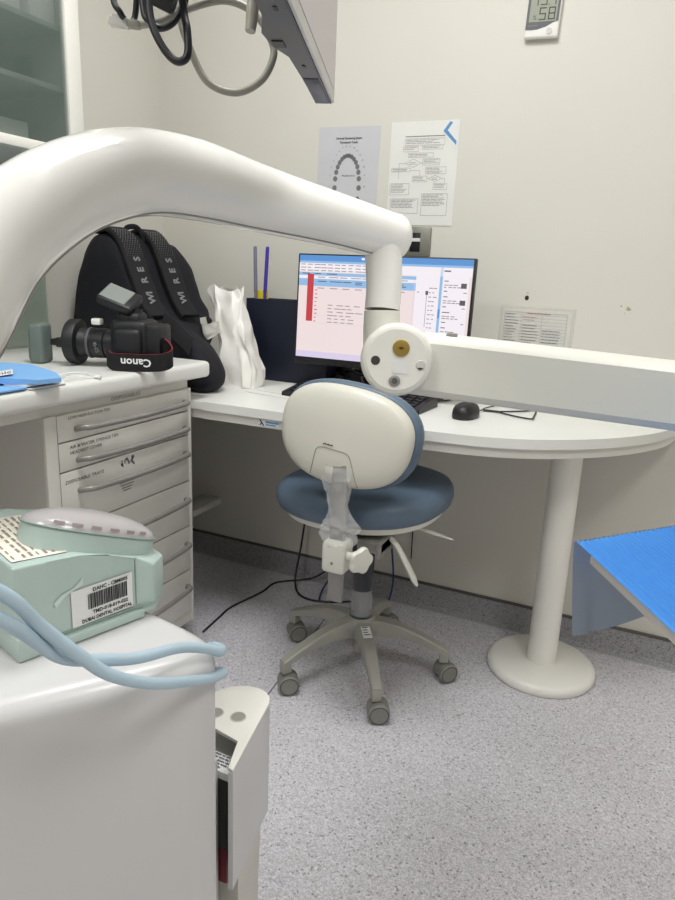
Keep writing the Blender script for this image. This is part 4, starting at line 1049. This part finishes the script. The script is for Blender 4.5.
# smoky lid
b = NB(); rings = []
lc, wc = .098, .048
MD = Matrix.Translation((lc, wc, topz(lc) + .0105)) @ Matrix.Rotation(Rm(21), 4, 'Y') @ Matrix.Rotation(Rm(-6), 4, 'X')
for k in range(9):
    a_ = k / 8 * PI / 2
    rings.append([MD @ V((p[0] * math.cos(a_) if k < 8 else p[0] * .03, p[1] * math.cos(a_) if k < 8 else p[1] * .03, .020 * math.sin(a_) - .001)) for p in supell(.070, .042, 2.2, 44)])
loft(b, rings); lid = link('smoky_lid', b, M_dome, dv_, angle=60)
b = NB(); loft(b, [[MD @ V((p[0] * .985, p[1] * .985, z_)) for p in supell(.070, .042, 2.2, 44)] for z_ in (-.022, -.0012)]); link('lid_collar', b, M_mint, dv_, angle=60)
b = NB(); rim = [MD @ V((p[0] * 1.005, p[1] * 1.005, .0)) for p in supell(.070, .042, 2.2, 44)]; tube(b, rim + [rim[0]], .0009, 6, sm=False); link('lid_rim', b, M_mintdark, lid)
b = NB()
for k in range(6):
    a_ = PI * (1.24 + .085 * k); c_ = V((.0695 * math.cos(a_), .0415 * math.sin(a_), .005))
    t_ = V((-.070 * math.sin(a_), .042 * math.cos(a_), 0)).normalized(); o_ = V((math.cos(a_) / .07, math.sin(a_) / .042, 0)).normalized()
    pl = Plane(MD @ (c_ - o_ * .0008), MD.to_3x3() @ t_, MD.to_3x3() @ (V((0, 0, 1)) - o_ * .3)); 
    if pl.N.dot(MD.to_3x3() @ o_) < 0: pl.N = -pl.N
    pl.rect(b, -.0055, -.0012, .0045, .0018, .0022)
link('lid_print', b, mat('faded_ink', (150, 138, 136), .6), lid, smooth=False)
# cream label on the sloping top
def topp(l, w_): return V((l, w_, topz(l) + .004 * 0 + .10 * w_ * (1 - .3 * l / .16)))
O_ = topp(.004, .010); pu = (topp(.06, .010) - O_); pv = topp(.004, .095) - O_
pt = Plane(O_, pu, pv); b = NB(); pt.rect(b, 0, 0, .05, .095, .0012); cl = link('instruction_label', b, M_creamlabel, dv_, smooth=False)
b = NB()
for k, u in enumerate((.004, .013, .0195, .026, .0325, .039, .0455)): 
    for j in range(8):
        pt.rect(b, u - .0008, .004 + j * .0112, u + (.0016 if k % 3 else .0006), .004 + j * .0112 + random.uniform(.006, .010), .0018)
link('print', b, M_brownink, cl, smooth=False)
# barcode sticker
plS = Plane((.049, -.0006, .0138), (.99, 0, .02), (0, 0, 1)); b = NB(); plS.rect(b, 0, 0, .0625, .0365, .001); sk = link('barcode_sticker', b, M_label, dv_, smooth=False)
b = NB(); plS.text(b, 'DAHC - CBM005', .021, .0305, .0052, .036, h=.0016, bold=.00015)
x = .016; rr = random.Random(4)
while x < .056:
    w_ = rr.choice((.0004, .0007, .0011, .0016)); plS.rect(b, x, .0135, x + w_, .0290, .0016); x += w_ + rr.choice((.0003, .0005, .0006))
plS.text(b, 'TMD-018-019-022', .020, .0078, .0050, .037, h=.0016, bold=.00015); plS.text(b, 'DUBAI DENTAL HOSPITAL', .009, .0018, .0050, .052, h=.0016, bold=.00015)
link('print', b, M_ink, sk, smooth=False)
b = NB(); plS.poly(b, [(-.014, .026), (-.006, .034), (.012, .040), (.013, .0475), (.004, .040), (-.008, .037), (-.016, .031)], .0008); link('torn_sticker', b, mat('torn_film', (206, 222, 216), .4), dv_, smooth=False)

# hoses
for pts, lab in (([(-.40, .16, .98), (-.365, .215, .945), (-.3435, .262, .900), (-.343, .287, .866), (-.333, .310, .834), (-.326, .330, .810), (-.3210, .367, .783), (-.3212, .415, .757), (-.3235, .448, .740), (-.3285, .476, .728), (-.349, .496, .712), (-.385, .512, .69), (-.46, .53, .60)], 'pale blue hose looping lowest over the unit corner'),
                 ([(-.42, .15, .965), (-.368, .21, .930), (-.343, .258, .885), (-.346, .287, .852), (-.3445, .305, .832), (-.337, .328, .820), (-.334, .368, .801), (-.3345, .419, .783), (-.3300, .450, .7675), (-.3285, .470, .754), (-.344, .4945, .740), (-.375, .512, .722), (-.45, .53, .66)], 'pale blue hose crossing the unit top just below the sticker')):
    b = NB(); tube(b, pts, .0047, 14, 6); tag(link('hose', b, M_hose), lab, 'hose', 'pale blue hoses on the unit')

# ------------------------------------------------------------------ holder module right of the body
hd = thing('instrument_holder', 'white holder box with two round holes beside the dental unit', 'holder', (-.39, .59, 0))
ZT = .58
b = NB()
topl = [(-.3465, .520), (-.3725, .640), (-.3785, .651), (-.388, .6575), (-.400, .6605), (-.416, .6580), (-.435, .645), (-.448, .622), (-.452, .60), (-.447, .575), (-.3665, .5625), (-.3545, .5215)]
prism(b, topl, ZT - .004, ZT, .0012, 2); tp = link('top_plate', b, M_white, hd, world=True)
for (x, y, n_) in ((-.391, .598, 'a'), (-.419, .592, 'b')):
    b = NB(); torus(b, (x, y, ZT + .0002), (0, 0, 1), .0092, .0008)
    rg = link('hole_rim', b, M_graywht, tp, world=True)
    b = NB(); lathe(b, [(.009, -.001), (.009, .0004), (0, .0004)], (x, y, ZT), (0, 0, 1), 24); link('hole', b, mat('hole_dark', (150, 147, 140), .7), rg, world=True)
F = V((-.3465, .520, 0)); R_ = V((-.3725, .640, 0)); sdir = (R_ - F).normalized(); nrm = V((-sdir.y, sdir.x, 0))
b = NB(); pth = [F, F.lerp(R_, .5), R_, V((-.3785, .651, 0)), V((-.388, .6575, 0)), V((-.400, .6605, 0)), V((-.416, .658, 0)), V((-.435, .645, 0))]
loft(b, [[p + V((0, 0, z_)) + (nrm * o_ if k < 3 else (V((-.40, .60, 0)) - p).normalized() * o_) for o_, z_ in ((0, .42), (0, ZT - .0042), (.0055, ZT - .0042), (.0055, .42))] for k, p in enumerate(pth)])
link('side_panel', b, M_bodywhite, hd, world=True)
b = NB(); rbox(b, (-.428, .524, .36), (-.375, .535, .574), .003, 2); rbox(b, (-.428, .524, .36), (-.418, .57, .574), .002); ib = link('inner_bin', b, M_graywht, hd, world=True)
b = NB(); rbox(b, (-.417, .537, .40), (-.366, .565, .45), .003); link('red_insert', b, M_red, ib, world=True)
b = NB(); rbox(b, (-.417, .536, .45), (-.366, .5645, .545), .001); link('dark_liner', b, M_gap, ib, world=True)
plh = Plane((-.416, .5365, .556), (1, 0, 0), (0, 1, 0)); b = NB(); rbox(b, (-.416, .536, .546), (-.360, .5615, .5555)); lab_ = link('label_card', b, M_label, ib, world=True)
b = NB(); bars(plh, b, .003, .022, .05, 5, .0045, .0018, seed=8); link('print', b, M_softink, lab_, world=True, smooth=False)
b = NB(); lathe(b, [(0, 0), (.006, 0), (.007, .004), (.006, .010), (0, .012)], (-.397, .5385, .556), (0, 0, 1), 14); link('bin_knob', b, M_dkgrey, ib, world=True)
b = NB(); pol = [(-.355, .545), (-.378, .635), (-.395, .648), (-.42, .645), (-.44, .62), (-.44, .56), (-.425, .54)]
loft(b, [[V(((p[0] + .40) * s_ - .40, (p[1] - .59) * s_ + .59, z_)) for p in pol] for s_, z_ in ((1.0, .0005), (.95, .02), (.9, .30), (.97, .42), (.9, .548))]); link('pedestal', b, M_graywht, hd, world=True)

# ------------------------------------------------------------------ overhead monitor + cables
vv = V((-.337, .941, 0)).normalized(); nn = V((vv.y, -vv.x, 0))       # nn: the screen side, towards the right
om = thing('overhead_screen', 'edge-on pale screen with grey back hanging at top of the picture', 'monitor', (-.385, .788, 1.292))
c1 = V((-.385, .788, 1.292))
MO = Matrix.Translation(c1) @ Matrix((vv, nn, V((0, 0, 1)))).transposed().to_4x4()
b = NB(); rbox(b, (-.52, -.0035, 0), (0, 0, .34), .0012); b.transform(MO); bz = link('front_bezel', b, M_bezel, om, world=True)
b = NB(); rbox(b, (-.508, -.001, .012), (-.010, .0006, .328)); b.transform(MO); link('screen', b, M_panelgrey, om, world=True)
b = NB(); rbox(b, (-.521, -.0052, -.0006), (.0004, -.0034, .34)); b.transform(MO); link('dark_gasket', b, M_navyplastic, om, world=True)
b = NB()
sec = [(-.52, -.0052), (0.0, -.0052), (0.0, -.0215), (-.10, -.0225), (-.175, -.0245), (-.205, -.034), (-.24, -.037), (-.28, -.028), (-.52, -.026)]
loft(b, [[MO @ V((p[0], p[1], z_)) for p in sec] for z_ in (.0, .34)]); bk = link('back_cover', b, M_dkgrey, om, world=True, angle=25)
b = NB(); rbox(b, (-.105, -.0222, -.0008), (-.0005, -.0055, .05), .001); b.transform(MO); link('speaker_corner', b, M_navyplastic, bk, world=True)
b = NB(); rbox(b, (-.222, -.032, -.001), (-.205, -.022, .004)); b.transform(MO); link('port', b, M_black, bk, world=True)
for q_ in (-.30, -.15):
    b = NB(); rbox(b, (q_, -.016, -.0008), (q_ + .008, -.013, .002)); b.transform(MO); link('screw_recess', b, M_black, bk, world=True)
b = NB(); rbox(b, (-.33, -.075, .12), (-.19, -.024, .24), .006); b.transform(MO); link('mount_bracket', b, M_dkgrey, om, world=True)
b = NB(); pc = MO @ V((-.26, -.095, 0)); cyl(b, (pc.x, pc.y, 1.40), (pc.x, pc.y, ZC - .001), .024, 24); link('ceiling_pole', b, M_cream, om, world=True)

def cord(name, pts, r_, m_, lab):
    b = NB(); tube(b, pts, r_, 10, 7); o = link(name, b, m_); tag(o, lab, 'cable', 'dark cables hanging at the top'); return o
TOPX, TOPY = pc.x - .03, pc.y + .02
et = thing('network_cable', 'grey network cable with clear plug hanging in a round loop', 'cable', (-.50, .69, 1.33))
b = NB(); tube(b, [(-.571, .664, 1.3545), (-.547, .676, 1.3595), (-.52, .693, 1.375), (-.486, .712, 1.385), (-.454, .723, 1.372), (-.433, .724, 1.343), (-.429, .720, 1.324), (-.438, .709, 1.300), (-.461, .695, 1.287), (-.490, .684, 1.297), (-.513, .684, 1.331), (-.529, .687, 1.367), (-.535, .693, 1.405), (-.50, .68, 1.511), (-.42, .58, 1.62), (pc.x - .022, pc.y + .022, 1.66)], .0040, 12, 7); link('cable', b, M_greycord, et, world=True)
dp = (V((-.571, .664, 1.355)) - V((-.595, .653, 1.357))).normalized(); px_, py_, pz_ = frame(dp)
MPl = Matrix.Translation((-.597, .652, 1.3572)) @ Matrix((px_, py_, pz_)).transposed().to_4x4()
b = NB(); rbox(b, (-.006, -.0045, 0), (.006, .0045, .021), .001, 1, 0, MPl); rbox(b, (-.0035, .0045, .003), (.0035, .008, .018), .001, 1, 0, MPl); link('plug', b, M_plug, et, world=True)
b = NB(); rbox(b, (-.005, -.0042, .019), (.005, .0042, .034), .002, 2, 0, MPl); link('plug_boot', b, M_greycord, et, world=True)
pe = (pc.x - .02, pc.y + .022, 1.62)
cord('hanging_cable', [(-.50, .60, 1.60), (-.553, .668, 1.463), (-.543, .653, 1.391), (-.536, .646, 1.355), (-.525, .644, 1.332), (-.511, .646, 1.314), (-.500, .649, 1.309), (-.494, .654, 1.317), (-.498, .659, 1.342), (-.507, .664, 1.372), (-.505, .654, 1.464), (-.44, .57, 1.60), pe], .0042, M_rubber, 'dark cable hanging in the longest narrow loop at the top')
cord('hanging_cable', [(-.52, .60, 1.58), (-.568, .672, 1.457), (-.552, .654, 1.369), (-.542, .653, 1.352), (-.532, .657, 1.346), (-.521, .663, 1.351), (-.515, .669, 1.363), (-.512, .677, 1.387), (-.505, .664, 1.459), (-.44, .57, 1.57), (pc.x - .02, pc.y + .022, 1.59)], .0036, M_rubber, 'dark cable making the short loop behind the longest one')
cord('hanging_cable', [(-.53, .62, 1.56), (-.601, .663, 1.44), (-.591, .651, 1.382), (-.581, .651, 1.364), (-.583, .665, 1.359), (-.585, .681, 1.376), (-.56, .66, 1.45), (-.45, .57, 1.54), (pc.x - .02, pc.y + .022, 1.56)], .0034, M_rubber, 'dark cable at far left passing behind the clear plug')
b = NB(); rbox(b, (-.012, -.008, -.006), (.012, .008, .040), .003, 2, 0, Matrix.Translation((-.514, .640, 1.362)) @ Matrix.Rotation(Rm(25), 4, 'Y') @ Matrix.Rotation(Rm(25), 4, 'Z'))
tube(b, [(-.498, .640, 1.40), (-.47, .61, 1.47), (-.43, .56, 1.53), (pc.x - .02, pc.y + .022, 1.55)], .0035, 8)
tag(link('power_plug', b, M_black), 'black plug dangling among the cables at the top', 'plug')
b = NB(); tube(b, [(-.4145, .651, 1.330), (-.4145, .654, 1.345), (-.415, .657, 1.38), (-.416, .640, 1.45), (-.37, .555, 1.52), (pc.x - .01, pc.y + .023, 1.53)], [.0052, .0062, .0062, .005, .005, .005], 12, 6); tag(link('cable_hook', b, mat('hook_grey', (176, 172, 160), .4)), 'pale grey plastic hook beside the overhead screen', 'hook')

# ------------------------------------------------------------------ camera
f_, pi_, ro_, ya_ = 680.0, Rm(14.626), Rm(-2.381), Rm(24.676)
cy_, sy_ = math.cos(ya_), math.sin(ya_)
fw = V((-sy_ * math.cos(pi_), cy_ * math.cos(pi_), -math.sin(pi_)))
r0 = V((cy_, sy_, 0)); d0 = fw.cross(r0)
rv = r0 * math.cos(ro_) + d0 * math.sin(ro_); dvv = -r0 * math.sin(ro_) + d0 * math.cos(ro_)
cd_ = bpy.data.cameras.new('view_camera'); cd_.sensor_fit = 'VERTICAL'; cd_.sensor_height = 36; cd_.lens = f_ / 900 * 36; cd_.clip_start = .02
co = bpy.data.objects.new('view_camera', cd_); COL.objects.link(co)
Mx = Matrix((rv, -dvv, -fw)).transposed().to_4x4(); Mx.translation = (0, 0, 1.10); co.matrix_world = Mx
scn.camera = co
w = bpy.data.worlds.new('room_world'); w.use_nodes = True; scn.world = w
w.node_tree.nodes['Background'].inputs[0].default_value = (.6, .6, .6, 1); w.node_tree.nodes['Background'].inputs[1].default_value = .3
scn.view_settings.view_transform = 'Standard'; scn.view_settings.look = 'None'; scn.view_settings.gamma = 1; scn.view_settings.use_curve_mapping = False
scn.view_settings.exposure = 0.23
scn.cycles.use_denoising = True
scn.cycles.max_bounces = 10
